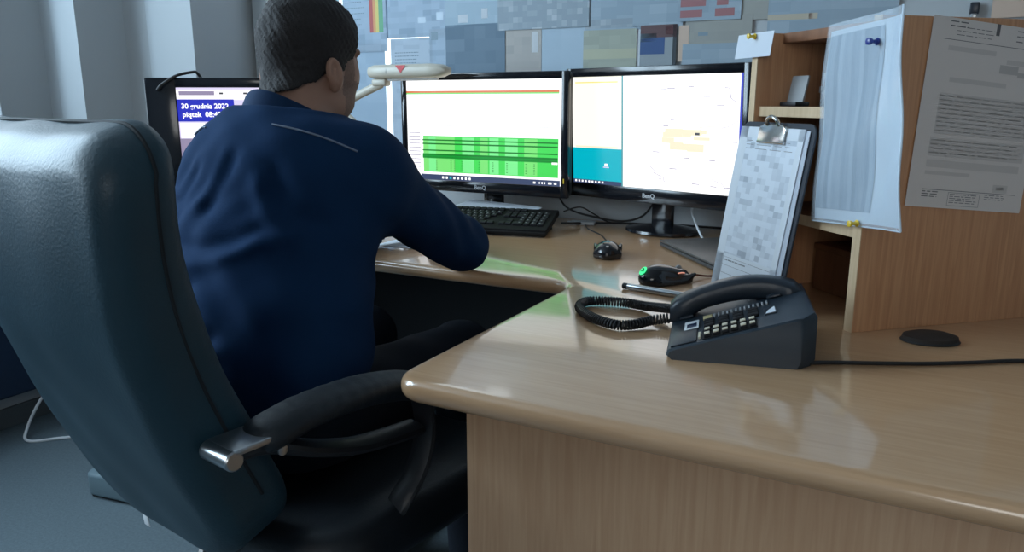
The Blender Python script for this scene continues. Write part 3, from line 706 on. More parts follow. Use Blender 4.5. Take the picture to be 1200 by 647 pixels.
for s_ in (-1, 1): F.ell(hp(0.012*s_, 0.098, -0.028), (0.008, 0.010, 0.007), 0.006)
F.ell(hp(0, 0.092, -0.056), (0.022, 0.010, 0.006), 0.006); F.ell(hp(0, 0.090, -0.066), (0.019, 0.010, 0.006), 0.006)
F.cap(hp(-0.02, 0.101, -0.061), hp(0.02, 0.101, -0.061), 0.002, 0.002, 0.003, 'sub')
# hands: palms on the desk, five fingers each
def hand(wr, dirn, s_):
    d = Vector((dirn[0], dirn[1], 0)).normalized(); sd = Vector((d.y, -d.x, 0))*s_        # sd points to the little-finger side
    def q(a, b_, z): p = Vector(wr)+d*a+sd*b_; return (p.x, p.y, z)
    F.cap(q(0.0, 0, 0.778), q(0.03, 0, 0.772), 0.024, 0.022, 0.02)
    for b_ in (-0.022, -0.007, 0.008, 0.023): F.cap(q(0.02, b_*0.7, 0.772), q(0.085, b_, 0.768), 0.014, 0.0115, 0.012)
    for b_, L in ((-0.026, 0.072), (-0.008, 0.082), (0.010, 0.076), (0.027, 0.058)):
        F.chain([q(0.085, b_, 0.768), q(0.085+L*0.45, b_*1.15, 0.772), q(0.085+L*0.78, b_*1.2, 0.760), q(0.085+L, b_*1.22, 0.750)], [0.0100, 0.0092, 0.0085, 0.0075], 0.004)
    F.chain([q(0.025, -0.022, 0.768), q(0.055, -0.045, 0.762), q(0.085, -0.054, 0.755), q(0.105, -0.052, 0.750)], [0.0135, 0.0115, 0.0100, 0.0085], 0.008)
hand(WRR, (WRR[0]-ELR[0], WRR[1]-ELR[1]), 1); hand(WRL, (WRL[0]-ELL[0]+0.05, WRL[1]-ELL[1]), -1)
HRi = np.array(HR.inverted())[:3, :3]
def beard(c):
    l = (c-np.array(HC)) @ HRi.T; ax_ = np.abs(l[:, 0])
    jaw = (l[:, 2] < -0.030-0.35*(0.05-l[:, 1]).clip(0, 0.2)*0+0.0) & (l[:, 2] > -0.125) & (l[:, 1] > 0.012-0.25*(l[:, 2]+0.05))
    side = (l[:, 1] > 0.010) & (l[:, 1] < 0.040) & (l[:, 2] < 0.015) & (l[:, 2] > -0.06) & (ax_ > 0.055)
    lip = (ax_ < 0.022) & (l[:, 2] < -0.051) & (l[:, 2] > -0.071) & (l[:, 1] > 0.08)
    near_nose = (ax_ < 0.03) & (l[:, 2] > -0.045)
    return ((jaw & ~lip & ~near_nose) | side)
F.build('body', [M['skin'], M['stubble']], man, PO, mat_fn=lambda c: beard(c), relax=1)
# hair: short crop, shell of the skull above a sloping hairline
F = Field(rng(-1.13, -0.91, 0.0026), rng(1.0, 1.26, 0.0026), rng(1.06, 1.31, 0.0026))
F.ell(hp(0, -0.012, 0.032), (0.079, 0.0975, 0.091), 0.02); F.ell(hp(0, 0.022, 0.045), (0.072, 0.074, 0.071), 0.03)
F.cap((-1.02, 1.065, 1.06), hp(0, -0.024, -0.03), 0.066, 0.064, 0.03)
X, Y, Z = np.meshgrid(F.x, F.y, F.z, indexing='ij')
lx, ly, lz = [HRi[i, 0]*(X-HC.x)+HRi[i, 1]*(Y-HC.y)+HRi[i, 2]*(Z-HC.z) for i in range(3)]
line = np.where(ly < 0.0, -0.070+0.62*(ly+0.1), np.where(ly < 0.035, -0.012+0.6*ly, 0.020+2.0*(ly-0.035)))
line = np.minimum(line, 0.074)
line = np.where((ly > -0.006) & (ly < 0.012) & (np.abs(lx) > 0.05), -0.018, line)
F.D = np.maximum(F.D, (line-lz)*0.8)
F.D += (0.0010*np.sin(X*410+Z*290)*np.sin(Y*490)+0.0009*np.sin(X*710+Y*510)*np.sin(Z*620)+0.0016*np.sin(X*95+1)*np.sin(Y*80+Z*70)).astype(np.float32)
F.build('hair', M['hair'], man, PO)
# shirt
def gridxyz(st, lo, hi): return Field(rng(lo[0], hi[0], st), rng(lo[1], hi[1], st), rng(lo[2], hi[2], st))
F = gridxyz(0.0055, (-1.38, 0.72, 0.50), (-0.74, 1.66, 1.14))
torso(F, 0.010); arms(F, 0.0095, 0.055)
F.cap((-1.02, 1.04, 1.005), (-1.02, 1.075, 1.055), 0.086, 0.072, 0.06)
for sh in (SHR, SHL): F.cap((-1.02, 1.055, 1.040), (sh[0], sh[1], sh[2]+0.004), 0.046, 0.056, 0.05)
F.cap((-1.02, 1.055, 1.03), (-1.02, 1.078, 1.085), 0.088, 0.070, 0.05)
X, Y, Z = np.meshgrid(F.x, F.y, F.z, indexing='ij')
# folds: pulled across the back, bunched at the waist and along the sleeve
def ridge(u, sharp=2.0): return 1-np.abs(np.sin(u))**sharp*2
def crease(p0, p1, amp, w):
    """soft fold of cloth along a line over the back (r, z)"""
    dx, dz = p1[0]-p0[0], p1[1]-p0[1]; L2 = dx*dx+dz*dz
    t_ = np.clip(((X-p0[0])*dx+(Z-p0[1])*dz)/L2, 0, 1); sag = 0.018*np.sin(t_*math.pi)
    dist = (X-p0[0]-t_*dx)*(-dz)/math.sqrt(L2)+(Z-p0[1]-t_*dz+sag)*dx/math.sqrt(L2)
    fall = np.exp(-((np.maximum(0, np.abs(((X-p0[0])*dx+(Z-p0[1])*dz)/L2-0.5)-0.4))/0.18)**2)
    F.D[:] += (amp*(dist/w)*np.exp(-(dist/w)**2)*2.0*fall*(Y < 1.12)).astype(np.float32)
crease((-1.11, 0.86), (-0.90, 0.895), 0.0075, 0.016); crease((-1.13, 0.755), (-1.00, 0.80), 0.008, 0.018); crease((-1.08, 0.70), (-0.93, 0.735), 0.008, 0.017)
crease((-1.06, 1.00), (-1.15, 0.93), 0.005, 0.014); crease((-0.99, 1.02), (-1.03, 0.93), 0.005, 0.016); crease((-0.92, 0.99), (-0.84, 0.90), 0.006, 0.018); crease((-1.16, 0.84), (-1.06, 0.80), 0.006, 0.015)
F.D += (0.0022*ridge(Z*34+X*16+np.sin(X*20)*0.9)*np.exp(-((Z-0.80)/0.10)**2)
        + 0.0025*ridge(X*42-Z*26+np.sin(Z*30))*np.exp(-((Z-0.96)/0.07)**2)*np.exp(-((X+1.08)/0.12)**2)
        + 0.003*ridge(Y*46+Z*30)*np.exp(-((X-ELR[0])/0.1)**2)*np.exp(-((Y-1.30)/0.11)**2)
        + 0.0018*np.sin(X*70+Z*24)*np.sin(Z*41+Y*37)).astype(np.float32)
# neckline and cuffs
nk_ = 1.078+0.16*(1.07-Y)
F.D = np.maximum(F.D, np.where((np.abs(X+1.02) < 0.12), Z-nk_, -1).astype(np.float32))
for wr, el in ((WRR, ELR), (WRL, ELL)):
    d = np.array(wr)-np.array(el); d /= np.linalg.norm(d); pl = (X-wr[0])*d[0]+(Y-wr[1])*d[1]+(Z-wr[2])*d[2]
    near = (X-wr[0])**2+(Y-wr[1])**2 < 0.15**2
    F.D = np.where(near, np.maximum(F.D, pl+0.012), F.D).astype(np.float32)
F.D = np.maximum(F.D, 0.530-Z).astype(np.float32)
F.D = np.maximum(F.D, (DZ+0.0015-Z)*(Y > 1.30)-(Y <= 1.30)).astype(np.float32)
shirt = F.build('shirt', M['shirt'], man, PO, relax=1)
# collar: standing band round the neck, high at the nape and low under the chin
cb = MB(); ring_o = []; n = 44
for hh, rr, cf in ((-0.012, 0.092, 1.052), (0.018, 0.086, 1.058), (0.046, 0.0785, 1.066), (0.056, 0.0755, 1.068), (0.058, 0.0735, 1.068), (0.052, 0.0715, 1.068), (0.0, 0.074, 1.062)):
    ring = []
    for k in range(n):
        an = 2*math.pi*k/n; fy = math.sin(an)
        ring.append((-1.024+rr*math.cos(an)-PO[0], cf+rr*fy-PO[1], 1.060+hh-0.040*(fy+1)+0.003*math.sin(3*an)))
    ring_o.append(ring)
cb.loft(ring_o, cap=False); cb.build('collar', M['collar'], shirt)
# grey piping over the yoke, laid on the cloth
bpy.context.view_layer.update()
def on_shirt(r, f, z, d=(0, 0, -1)):
    dd = Vector(d).normalized(); p = Vector((r-PO[0], f-PO[1], z))-dd*0.3
    ok, loc, nor, _ = shirt.ray_cast(p, dd)
    return (loc+nor*0.0012) if ok else None
for (ra, za, rb_, zb) in ((-0.940, 1.056, -0.818, 1.020), (-1.085, 1.048, -1.110, 1.035)):
    pts = []
    for i in range(25):
        u = i/24
        p = on_shirt(ra+(rb_-ra)*u, 1.0, za+(zb-za)*u+0.006*math.sin(u*math.pi), (0, 1, -0.12))
        if p is not None: pts.append(p)
    if len(pts) > 3:
        b = MB(); b.tube(pts, 0.0017, 6); b.build('piping', M['piping'], shirt)
# trousers and shoes
F = gridxyz(0.008, (-1.24, 0.72, 0.06), (-0.70, 1.52, 0.76))
F.ell((-0.955, 0.90, 0.59), (0.182, 0.135, 0.105), 0.05)
for s_ in (-1, 1):
    hipj = (-0.955+0.085*s_, 0.93, 0.575); kn = (-0.965+0.13*s_, 1.34, 0.575); an = (-0.965+0.14*s_, 1.36, 0.11)
    F.cap(hipj, kn, 0.085, 0.066, 0.05); F.cap(kn, an, 0.066, 0.056, 0.02)
X, Y, Z = np.meshgrid(F.x, F.y, F.z, indexing='ij')
F.D += (0.003*np.sin(Y*50+Z*20)*np.sin(X*40)).astype(np.float32)
F.D = np.maximum(F.D, 0.085-Z).astype(np.float32); F.D = np.maximum(F.D, (0.512-Z)*(Y < 1.17)-(Y >= 1.17)).astype(np.float32)
F.build('trousers', M['trousers'], man, PO)
for s_ in (-1, 1):
    F = gridxyz(0.006, (-0.965+0.14*s_-0.08, 1.26, -0.02), (-0.965+0.14*s_+0.08, 1.62, 0.14))
    ax_ = -0.965+0.14*s_
    F.cap((ax_, 1.35, 0.05), (ax_, 1.53, 0.035), 0.047, 0.042, 0.02); F.cap((ax_, 1.36, 0.09), (ax_, 1.36, 0.06), 0.046, 0.046, 0.02)
    X, Y, Z = np.meshgrid(F.x, F.y, F.z, indexing='ij'); F.D = np.maximum(F.D, 0.001-Z).astype(np.float32)
    F.build('shoe', M['shoe'], man, PO)

# ------------------------------------------------------------------ telephone
PH = math.radians(-14.6)
tel = thing('telephone', 'dark slate desk telephone with cream keys and a coiled cord', 'telephone', (0.222, 1.046, DZ), PH)
RX = Matrix.Rotation(math.radians(90), 4, 'X')
prof = [(0.006, 0.0), (-0.002, 0.006), (0.0, 0.014), (0.174, 0.0755), (0.186, 0.068), (0.1985, 0.036), (0.199, 0.010), (0.194, 0.0)]
b = MB(); rings = []
for y, xm, lo in ((0.0, 0.180, 0.0), (0.003, 0.184, 0.0), (0.022, 0.2005, 0.0), (0.198, 0.2005, 0.0), (0.205, 0.197, 0.0)):
    ins = 0.0025 if y in (0.0, 0.205) else 0.0
    top = 0.014+(xm-0.014)*0.3365
    rings.append([(0.006, y, 0), (-0.002+ins, y, 0.006), (ins, y, 0.0135-ins), (0.010, y, 0.0173-ins), (xm-0.014, y, top-ins), (xm-0.006, y, top+0.0005-ins), (xm-0.001, y, top-0.006), (xm, y, 0.010), (xm-0.005, y, 0)])
b.loft(rings); hs = b.build('telephone_body', M['dark_blue_plastic'], tel)
SL = math.atan(0.3365)
TM = Matrix.Translation((0.0, 0, 0.014)) @ Matrix.Rotation(-SL, 4, 'Y')        # slope frame: x up the slope, y away, z out
def tp(name, boxes, m, bev=0.0012, parent=None):
    q = MB()
    for (s0, s1, y0, y1, h0, h1) in boxes: q.box(((s0+s1)/2, (y0+y1)/2, (h0+h1)/2), (s1-s0, y1-y0, h1-h0), mtx=TM, bev=bev)
    return q.build(name, m, parent or tel)
tp('lower_plate', [(0.004, 0.042, 0.008, 0.115, 0, 0.0022)], M['handset'])
tp('key_field', [(0.050, 0.128, 0.008, 0.052, 0, 0.0016)], M['key_black'])
# display sticker with a dark blue window
st = tp('display_label', [(0.022, 0.044, 0.070, 0.112, 0.0022, 0.0032)], M['white'], 0.0004)
tp('display_window', [(0.026, 0.041, 0.076, 0.096, 0.0032, 0.0038)], mat('display_dark_blue', (0.02, 0.035, 0.08, 1), 0.2), 0.0002, st)
for row, y in enumerate((0.018, 0.040)):
    for k in range(6):
        s = 0.058+k*0.0128
        kb = tp('memory_key', [(s-0.0048, s+0.0048, y-0.008, y+0.008, 0.0014, 0.006)], M['key_black'], 0.0012)
        tp('key_cap', [(s-0.0036, s+0.0042, y-0.006, y+0.004, 0.006, 0.0076)], M['cream'], 0.0006, kb)
for k in range(3): tp('side_key', [(0.0445, 0.0485, 0.016+k*0.009, 0.023+k*0.009, 0, 0.004)], M['cream'], 0.0008)
for r_ in range(3):
    for k in range(4):
        s = 0.060+k*0.0215; y = 0.066+r_*0.0145
        tp('number_key', [(s-0.008, s+0.008, y-0.0052, y+0.0052, 0, 0.0055)], M['key_black'], 0.002)
tp('speaker_grille', [(0.066+k*0.0066, 0.069+k*0.0066, 0.112, 0.128, 0, 0.0030) for k in range(13)], M['grey'], 0.0006)
tp('index_strip', [(0.050, 0.064, 0.110, 0.128, 0, 0.0028)], mat('yellowed_label', (0.50, 0.42, 0.22, 1), 0.5), 0.0005)
wl = tp('label_window', [(0.140, 0.158, 0.058, 0.092, 0, 0.0016)], M['handset'], 0.0006)
q = MB(); q._add([TM @ Vector(v) for v in ((0.142, 0.060, 0.0021), (0.156, 0.060, 0.0021), (0.156, 0.090, 0.0021), (0.145, 0.074, 0.0021))], [(0, 1, 2, 3)]); q.build('label_card', M['paper'], wl)
b = MB(); b.box((0.2015, 0.05, 0.034), (0.003, 0.012, 0.016), bev=0.0008, mtx=Matrix.Identity(4)); b.build('side_switch', M['cream'], tel)
# cradle prongs + handset
for s0 in (0.012, 0.148): tp('cradle_prong', [(s0, s0+0.022, 0.140, 0.200, 0, 0.006)], M['handset'], 0.003)
hd = MB(); rings = []
for i in range(25):
    u = i/24; x = -0.006+0.196*u
    ends = max(0, 1-abs(u-0.10)/0.16), max(0, 1-abs(u-0.92)/0.12)
    th = 0.0185+0.005*max(ends); wd = 0.021+0.006*max(ends)
    top = 0.047+0.047*math.sin(min(1, u/0.72)*math.pi/2)-0.008*max(0, (u-0.72)/0.28)**2
    zc = top-th
    if u < 0.03 or u > 0.97: th *= 0.72; wd *= 0.85
    ring = []
    for k in range(20):
        a_ = 2*math.pi*k/20; c_, s_ = math.cos(a_), math.sin(a_)
        ring.append((x, 0.168+wd*math.copysign(abs(c_)**0.6, c_), zc+th*math.copysign(abs(s_)**0.6, s_)))
    rings.append(ring)
hd.loft(rings); hs = hd.build('handset', M['handset'], tel)
# coiled cord, from the low end of the handset round to the body
def desk_pt(r, f, z): return RF(r, f, z)
TI = (Matrix.Translation((0.222, 1.046, DZ)) @ Matrix.Rotation(PH, 4, 'Z')).inverted()
loop = [(0.268, 1.232, 0.764), (0.235, 1.300, 0.7505), (0.195, 1.332, 0.7495), (0.14, 1.340, 0.7495), (0.118, 1.300, 0.7495), (0.132, 1.235, 0.7495), (0.165, 1.190, 0.7495), (0.196, 1.190, 0.7495), (0.225, 1.204, 0.752), (0.256, 1.204, 0.756)]
path = spline([TI @ Vector(p) for p in loop], 60)
# arc-length resample and wind
L = [0.0]
for i in range(1, len(path)): L.append(L[-1]+(path[i]-path[i-1]).length)
tot = L[-1]; turns = int(tot/0.0052); N = turns*10; coil = []; up = Vector((0, 0, 1)); j = 0
for i in range(N+1):
    s = tot*i/N
    while j < len(L)-2 and L[j+1] < s: j += 1
    p = path[j].lerp(path[j+1], (s-L[j])/max(L[j+1]-L[j], 1e-9)); tdir = (path[j+1]-path[j]).normalized(); sd = tdir.cross(up).normalized()
    a_ = 2*math.pi*i/10; coil.append(p+(sd*math.cos(a_)+up*math.sin(a_))*0.0068)
b = MB(); b.tube(coil, 0.0021, 5); b.build('coiled_cord', M['black'], tel)
lp = [RF(-0.115, 1.09, 0.745), RF(-0.08, 1.115, 0.7435), RF(-0.03, 1.138, 0.7435), RF(0.03, 1.168, 0.7435), RF(0.09, 1.205, 0.7435), RF(0.16, 1.25, 0.7435), RF(0.26, 1.27, 0.7435), RF(0.45, 1.30, 0.7435)]
b = MB(); b.tube(spline(lp, 6), 0.003, 8); tag(b.build('telephone_line', M['black_soft'], None), 'thin black cable running from the telephone to the right edge', 'cable')

# dark oval cap
t = thing('grommet_cap', 'dark brown oval cap lying on the desk near the right edge', 'cap', RF(0.037, 1.302, DZ), -math.radians(6))
b = MB(); b.lathe([(0.93, 0), (1.0, 0.004), (0.97, 0.009), (0.7, 0.0125), (0.0001, 0.014)], 36, mtx=Matrix.Diagonal((0.041, 0.030, 1, 1))); b.build('cap_disc', mat('dark_brown_plastic', (0.020, 0.014, 0.011, 1), 0.7, bump=0.4, bscale=500), t)
b = MB(); b.lathe([(1.02, 0.0), (1.06, 0.0015), (1.0, 0.004)], 36, mtx=Matrix.Diagonal((0.041, 0.030, 1, 1))); b.build('cap_rim', M['black_soft'], t)

# ------------------------------------------------------------------ mice, pen, keyboard
def mouse(label, loc, rz, glow):
    t = thing('computer_mouse', label, 'mouse', loc, rz, 'mice on the desk')             # front of the mouse is +y
    F = gridxyz(0.0022, (-0.045, -0.07, -0.006), (0.045, 0.07, 0.05))
    F.ell((0, -0.022, 0.012), (0.031, 0.040, 0.026), 0.01); F.ell((0, 0.012, 0.011), (0.027, 0.046, 0.019), 0.02)
    for s_ in (-1, 1):
        F.cap((0.026*s_, 0.030, 0.010), (0.031*s_, 0.050, 0.018), 0.006, 0.004, 0.008)
        F.ell((0.034*s_, -0.002, 0.020), (0.008, 0.024, 0.010), 0.006, 'sub')
        F.cap((0.024*s_, -0.03, 0.006), (0.026*s_, 0.04, 0.005), 0.008, 0.007, 0.01)
    F.cap((0, 0.0, 0.036), (0, 0.06, 0.026), 0.0018, 0.0018, 0.002, 'sub')
    X, Y, Z = np.meshgrid(F.x, F.y, F.z, indexing='ij'); F.D = np.maximum(F.D, 0.0008-Z).astype(np.float32)
    F.build('mouse_shell', M['gloss_black'], t)
    b = MB(); b.lathe([(0.006, -0.003), (0.0075, -0.002), (0.0075, 0.002), (0.006, 0.003)], 18, mtx=Matrix.Translation((0, 0.033, 0.026)) @ Matrix.Rotation(math.radians(90), 4, 'Y')); b.build('scroll_wheel', M['grey'], t)
    if glow:
        g = emis('logo_green_glow', (0.05, 1.0, 0.35, 1), 1.1)
        b = MB(); lm = Matrix.Translation((-0.004, -0.0535, 0.0290)) @ Matrix.Rotation(math.radians(-12), 4, 'Z') @ Matrix.Rotation(math.radians(50), 4, 'X')
        b.lathe([(0.0098, 0), (0.0098, 0.0012), (0.0001, 0.0014)], 24, mtx=lm); lo = b.build('glowing_emblem', g, t)
        b = MB(); b.tube([(lm @ Vector(p)) for p in ((-0.005, 0.003, 0.0016), (-0.001, 0.005, 0.0016), (0.003, 0.001, 0.0016), (0.005, -0.003, 0.0016))], 0.0009, 6); b.tube([(lm @ Vector(p)) for p in ((-0.005, -0.003, 0.0016), (0.0, -0.001, 0.0016), (0.004, 0.003, 0.0016))], 0.0008, 6); b.build('emblem_mark', M['gloss_black'], lo)
        rg = emis('vent_red_glow', (1.0, 0.42, 0.30, 1), 0.75)
        for k in range(3):
            b = MB(); y = 0.020+0.007*k
            b.tube([(0.0225+0.003*math.sin(i*0.5)-k*0.001, y-0.011+i*0.0035, 0.0235-k*0.0062-0.0006*(i-3)**2*0.4) for i in range(7)], 0.0012, 6); b.build('lit_slot', rg, t)
    else:
        b = MB(); b.box((0, -0.05, 0.031), (0.007, 0.002, 0.005), bev=0.0006, mtx=Matrix.Identity(4)); b.build('mouse_emblem', M['steel'], t)
    return t
mouse('black mouse on the desk below the gap between the two monitors', RF(-0.645, 1.70, DZ), -A+math.radians(20), False)
mouse('black gaming mouse with a glowing green emblem and red lit slots', RF(-0.440, 1.492, DZ), math.radians(-62), True)
m2c = [RF(-0.400, 1.545, 0.752), RF(-0.375, 1.575, 0.744), RF(-0.33, 1.61, 0.743), RF(-0.26, 1.63, 0.743), RF(-0.22, 1.70, 0.743)]
b = MB(); b.tube(spline(m2c, 5), 0.0022, 6); tag(b.build('mouse_cable', mat('dark_red_braid', (0.10, 0.018, 0.014, 1), 0.6), None), 'dark red braided cable of the gaming mouse', 'cable')
m1c = [RF(-0.655, 1.765, 0.752), RF(-0.69, 1.83, 0.7425), RF(-0.76, 1.95, 0.7425), RF(-0.83, 2.03, 0.7425), RF(-0.87, 2.10, 0.7425)]
b = MB(); b.tube(spline(m1c, 5), 0.0018, 6); tag(b.build('mouse_cable', M['black_soft'], None), 'thin black cable leading from the plain mouse back towards the wall', 'cable')
p0, p1 = RF(-0.497, 1.400, DZ+0.0068), RF(-0.345, 1.372, DZ+0.0068)
t = thing('pen', 'silver pen with a black end lying behind the coiled cord', 'pen', p0, 0)
dv = p1-p0; pm = dv.to_track_quat('Z', 'Y').to_matrix().to_4x4()
b = MB(); b.lathe([(0.0055, 0.010), (0.0065, 0.012), (0.0065, dv.length-0.02), (0.003, dv.length)], 16, mtx=pm); b.build('pen_barrel', M['steel'], t)
b = MB(); b.lathe([(0.005, 0), (0.0062, 0.0015), (0.0062, 0.011)], 16, mtx=pm); b.build('pen_cap', M['black'], t)
# keyboard
KB = math.radians(-16.7)
kl = Vector((0.0923, 2.05, 0))-Matrix.Rotation(KB, 3, 'Z') @ Vector((0.225, 0, 0))
kb = thing('keyboard', 'black keyboard under the green table monitor, behind the elbow', 'keyboard', (kl.x, kl.y, DZ), KB)
KT = Matrix.Translation((0, 0, 0.004)) @ Matrix.Rotation(math.radians(13), 4, 'X')
b = MB(); b.box((0, 0.08, 0.008), (0.45, 0.16, 0.018), mtx=KT, bev=0.004); b.box((0, -0.002, 0.006), (0.45, 0.012, 0.012), mtx=KT, bev=0.003); b.build('keyboard_case', M['board_black'], kb)
for s_ in (-0.19, 0.19):
    b = MB(); b.box((s_, 0.148, 0.018), (0.03, 0.006, 0.036), bev=0.001); b.build('keyboard_foot', M['black'], kb)
proto = None
rows = [(0.138, 15, 0.0), (0.112, 15, 0.0), (0.093, 14, 0.008), (0.074, 13, 0.012), (0.055, 12, 0.020), (0.036, 9, 0.0)]
nkeys = 0
for (y, n_, off) in rows:
    x = -0.212+off
    for k in range(n_):
        wk = 0.0165
        if y == 0.036: wk = (0.022, 0.018, 0.022, 0.098, 0.022, 0.018, 0.018, 0.022, 0.018)[k]
        q = MB(); q.box((x+wk/2, y, 0.0195), (wk, 0.0155, 0.006), mtx=KT, bev=0.0015, seg=1); q.build('key', M['key_black'], kb); nkeys += 1
        x += wk+0.0024
for r_ in range(5):
    for k in range(4):
        if nkeys >= 98: break
        q = MB(); q.box((0.142+k*0.0195, 0.036+r_*0.019, 0.0195), (0.0165, 0.0155, 0.006), mtx=KT, bev=0.0015, seg=1); q.build('key', M['key_black'], kb); nkeys += 1
q = MB()
for (y, n_) in ((0.138, 3), (0.112, 3), (0.093, 3), (0.055, 1), (0.036, 3)):
    for k in range(n_): q.box((0.082+(k if n_ > 1 else 1)*0.0189+0.00825, y, 0.0195), (0.0165, 0.0155, 0.006), mtx=KT, bev=0.0015, seg=1)
nv = q.build('key', M['key_black'], kb); nv['kind'] = 'stuff'
q = MB()
for (y, n_, off) in rows[1:5]:
    for k in range(n_): q.box((-0.212+off+0.006+k*0.0189, y+0.002, 0.0228), (0.004, 0.005, 0.0003), mtx=KT)
for r_ in range(5):
    for k in range(4): q.box((0.140+k*0.0195, 0.038+r_*0.019, 0.0228), (0.004, 0.005, 0.0003), mtx=KT)
q.build('key_legends', M['ink_grey'], kb, False)
kc = [RF(-0.905, 2.02, 0.79), RF(-0.87, 2.06, 0.80), RF(-0.84, 2.10, 0.775), RF(-0.80, 2.14, 0.748), RF(-0.70, 2.19, 0.745), RF(-0.55, 2.205, 0.745)]
b = MB(); b.tube(spline(kc, 6), 0.0022, 6); tag(b.build('keyboard_cable', M['black_soft'], None), 'black cable rising from the right end of the keyboard', 'cable')

# ------------------------------------------------------------------ laptop, cables, loose papers on the desk
lc = Vector((0.376, 1.93, DZ)); ld = Vector((0.065, -0.32, 0)).normalized()
t = thing('laptop', 'closed dark grey laptop lying between the map monitor and the clipboard', 'laptop', lc, math.atan2(ld.y, ld.x)+math.radians(90))
# local: -y runs along the left edge towards the camera, +x to the right
b = MB(); b.box((0.118, -0.165, 0.006), (0.236, 0.33, 0.009), bev=0.003); b.build('laptop_base', mat('laptop_grey', (0.06, 0.06, 0.062, 1), 0.4), t)
b = MB(); b.box((0.118, -0.165, 0.0145), (0.236, 0.33, 0.006), bev=0.0025); b.build('laptop_lid', mat('laptop_lid_grey', (0.075, 0.072, 0.070, 1), 0.45), t)
for sx in (0.03, 0.2):
    for sy in (-0.03, -0.3):
        b = MB(); b.lathe([(0.008, 0), (0.008, 0.002)], 12, mtx=Matrix.Translation((sx, sy, 0))); b.build('rubber_foot', M['black_soft'], t)
rcab = [(0.385, 1.945, 0.7435), (0.395, 1.985, 0.7435), (0.45, 2.0, 0.7435), (0.55, 1.985, 0.7435), (0.66, 1.96, 0.7435)]
b = MB(); b.tube(spline(rcab, 6), 0.0025, 6); tag(b.build('network_cable', mat('red_cable', (0.16, 0.03, 0.02, 1), 0.5), None), 'reddish cable lying behind the closed laptop', 'cable')
wcab = [RF(-0.565, 2.17, 0.84), RF(-0.56, 2.13, 0.80), RF(-0.535, 2.08, 0.775), RF(-0.50, 2.01, 0.752), RF(-0.465, 1.935, 0.7435), RF(-0.43, 1.90, 0.7435)]
b = MB(); b.tube(spline(wcab, 6), 0.003, 8); tag(b.build('power_cable', M['white'], None), 'white cable hanging behind the stand of the map monitor', 'cable')
bc = [RF(-1.0, 2.16, 0.86), RF(-0.97, 2.15, 0.80), RF(-0.93, 2.145, 0.775), RF(-0.86, 2.15, 0.76), RF(-0.78, 2.17, 0.75), RF(-0.72, 2.19, 0.77), RF(-0.68, 2.195, 0.83)]
b = MB(); b.tube(spline(bc, 6), 0.003, 6); tag(b.build('video_cable', M['black_soft'], None), 'black cable sagging behind the two monitors', 'cable')
bc = [RF(-0.93, 2.06, 0.748), RF(-0.86, 2.12, 0.746), RF(-0.75, 2.165, 0.746), RF(-0.62, 2.20, 0.746), RF(-0.45, 2.205, 0.746)]
b = MB(); b.tube(spline(bc, 6), 0.0035, 6); tag(b.build('power_cable', M['black_soft'], None), 'thick black cable lying along the rear edge of the desk', 'cable')
t = thing('usb_hub', 'small pale adapter card among the cables right of the keyboard', 'adapter', RF(-0.885, 2.12, DZ), -A+0.2)
b = MB(); b.box((0, 0, 0.005), (0.075, 0.04, 0.010), bev=0.002); b.build('adapter_case', M['grey'], t)
b = MB(); b.box((-0.042, 0, 0.005), (0.012, 0.014, 0.006), bev=0.001); b.build('adapter_plug', M['steel'], t)

# ------------------------------------------------------------------ sheets of paper
def sheet(name, label, cat, TL, TR, BR, BL, m, thick=0.0006, marks=None, group=None, curl=0.0, seg=1, parent=None):
    """paper through four corners (bilinear), its own origin at the centre; marks are (u0,v0,u1,v1,material)"""
    TL, TR, BR, BL = [Vector(p) for p in (TL, TR, BR, BL)]
    c = (TL+TR+BR+BL)/4; ex = ((TR-TL)+(BR-BL)).normalized(); ez = ((TL-BL)+(TR-BR)); ez = (ez-ex*ez.dot(ex)).normalized(); nn = ex.cross(ez)   # nn faces the viewer side (-y like)
    Mx = Matrix((( ex.x, ez.x, nn.x, c.x), (ex.y, ez.y, nn.y, c.y), (ex.z, ez.z, nn.z, c.z), (0, 0, 0, 1)))
    Mi = Mx.inverted(); P = [Mi @ p for p in (TL, TR, BR, BL)]
    def at(u, v, h=0.0):
        p = (P[0]*(1-u)+P[1]*u)*(1-v)+(P[3]*(1-u)+P[2]*u)*v
        return p+Vector((0, 0, h+curl*(4*v*(1-v)-0.0)))
    n = max(seg, 8 if curl else 1)
    q = MB(); mats = [m]
    for h, fl in ((thick/2, 1), (-thick/2, -1)):
        pass
    V = []; Fc = []
    for side in (thick/2, -thick/2):
        for i in range(n+1):
            for k in (0, 1): V.append(at(k, i/n, side))
    N2 = 2*(n+1)
    for i in range(n):
        a = 2*i; Fc.append((a+2, a+3, a+1, a)); Fc.append((N2+a, N2+a+1, N2+a+3, N2+a+2)); Fc.append((a, N2+a, N2+a+2, a+2)); Fc.append((a+1, a+3, N2+a+3, N2+a+1))
    Fc.append((0, 1, N2+1, N2)); Fc.append((2*n, N2+2*n, N2+2*n+1, 2*n+1))
    q._add(V, Fc)
    for (u0, v0, u1, v1, mm) in (marks or []):
        if mm not in mats: mats.append(mm)
        q.mi = mats.index(mm); h = thick/2+0.00025
        q.quad(at(u0, v1, h), at(u1, v1, h), at(u1, v0, h), at(u0, v0, h))
    q.keep = True
    o = q.build(name, mats, parent, False); o.matrix_world = Mx
    if label: tag(o, label, cat, group)
    return o
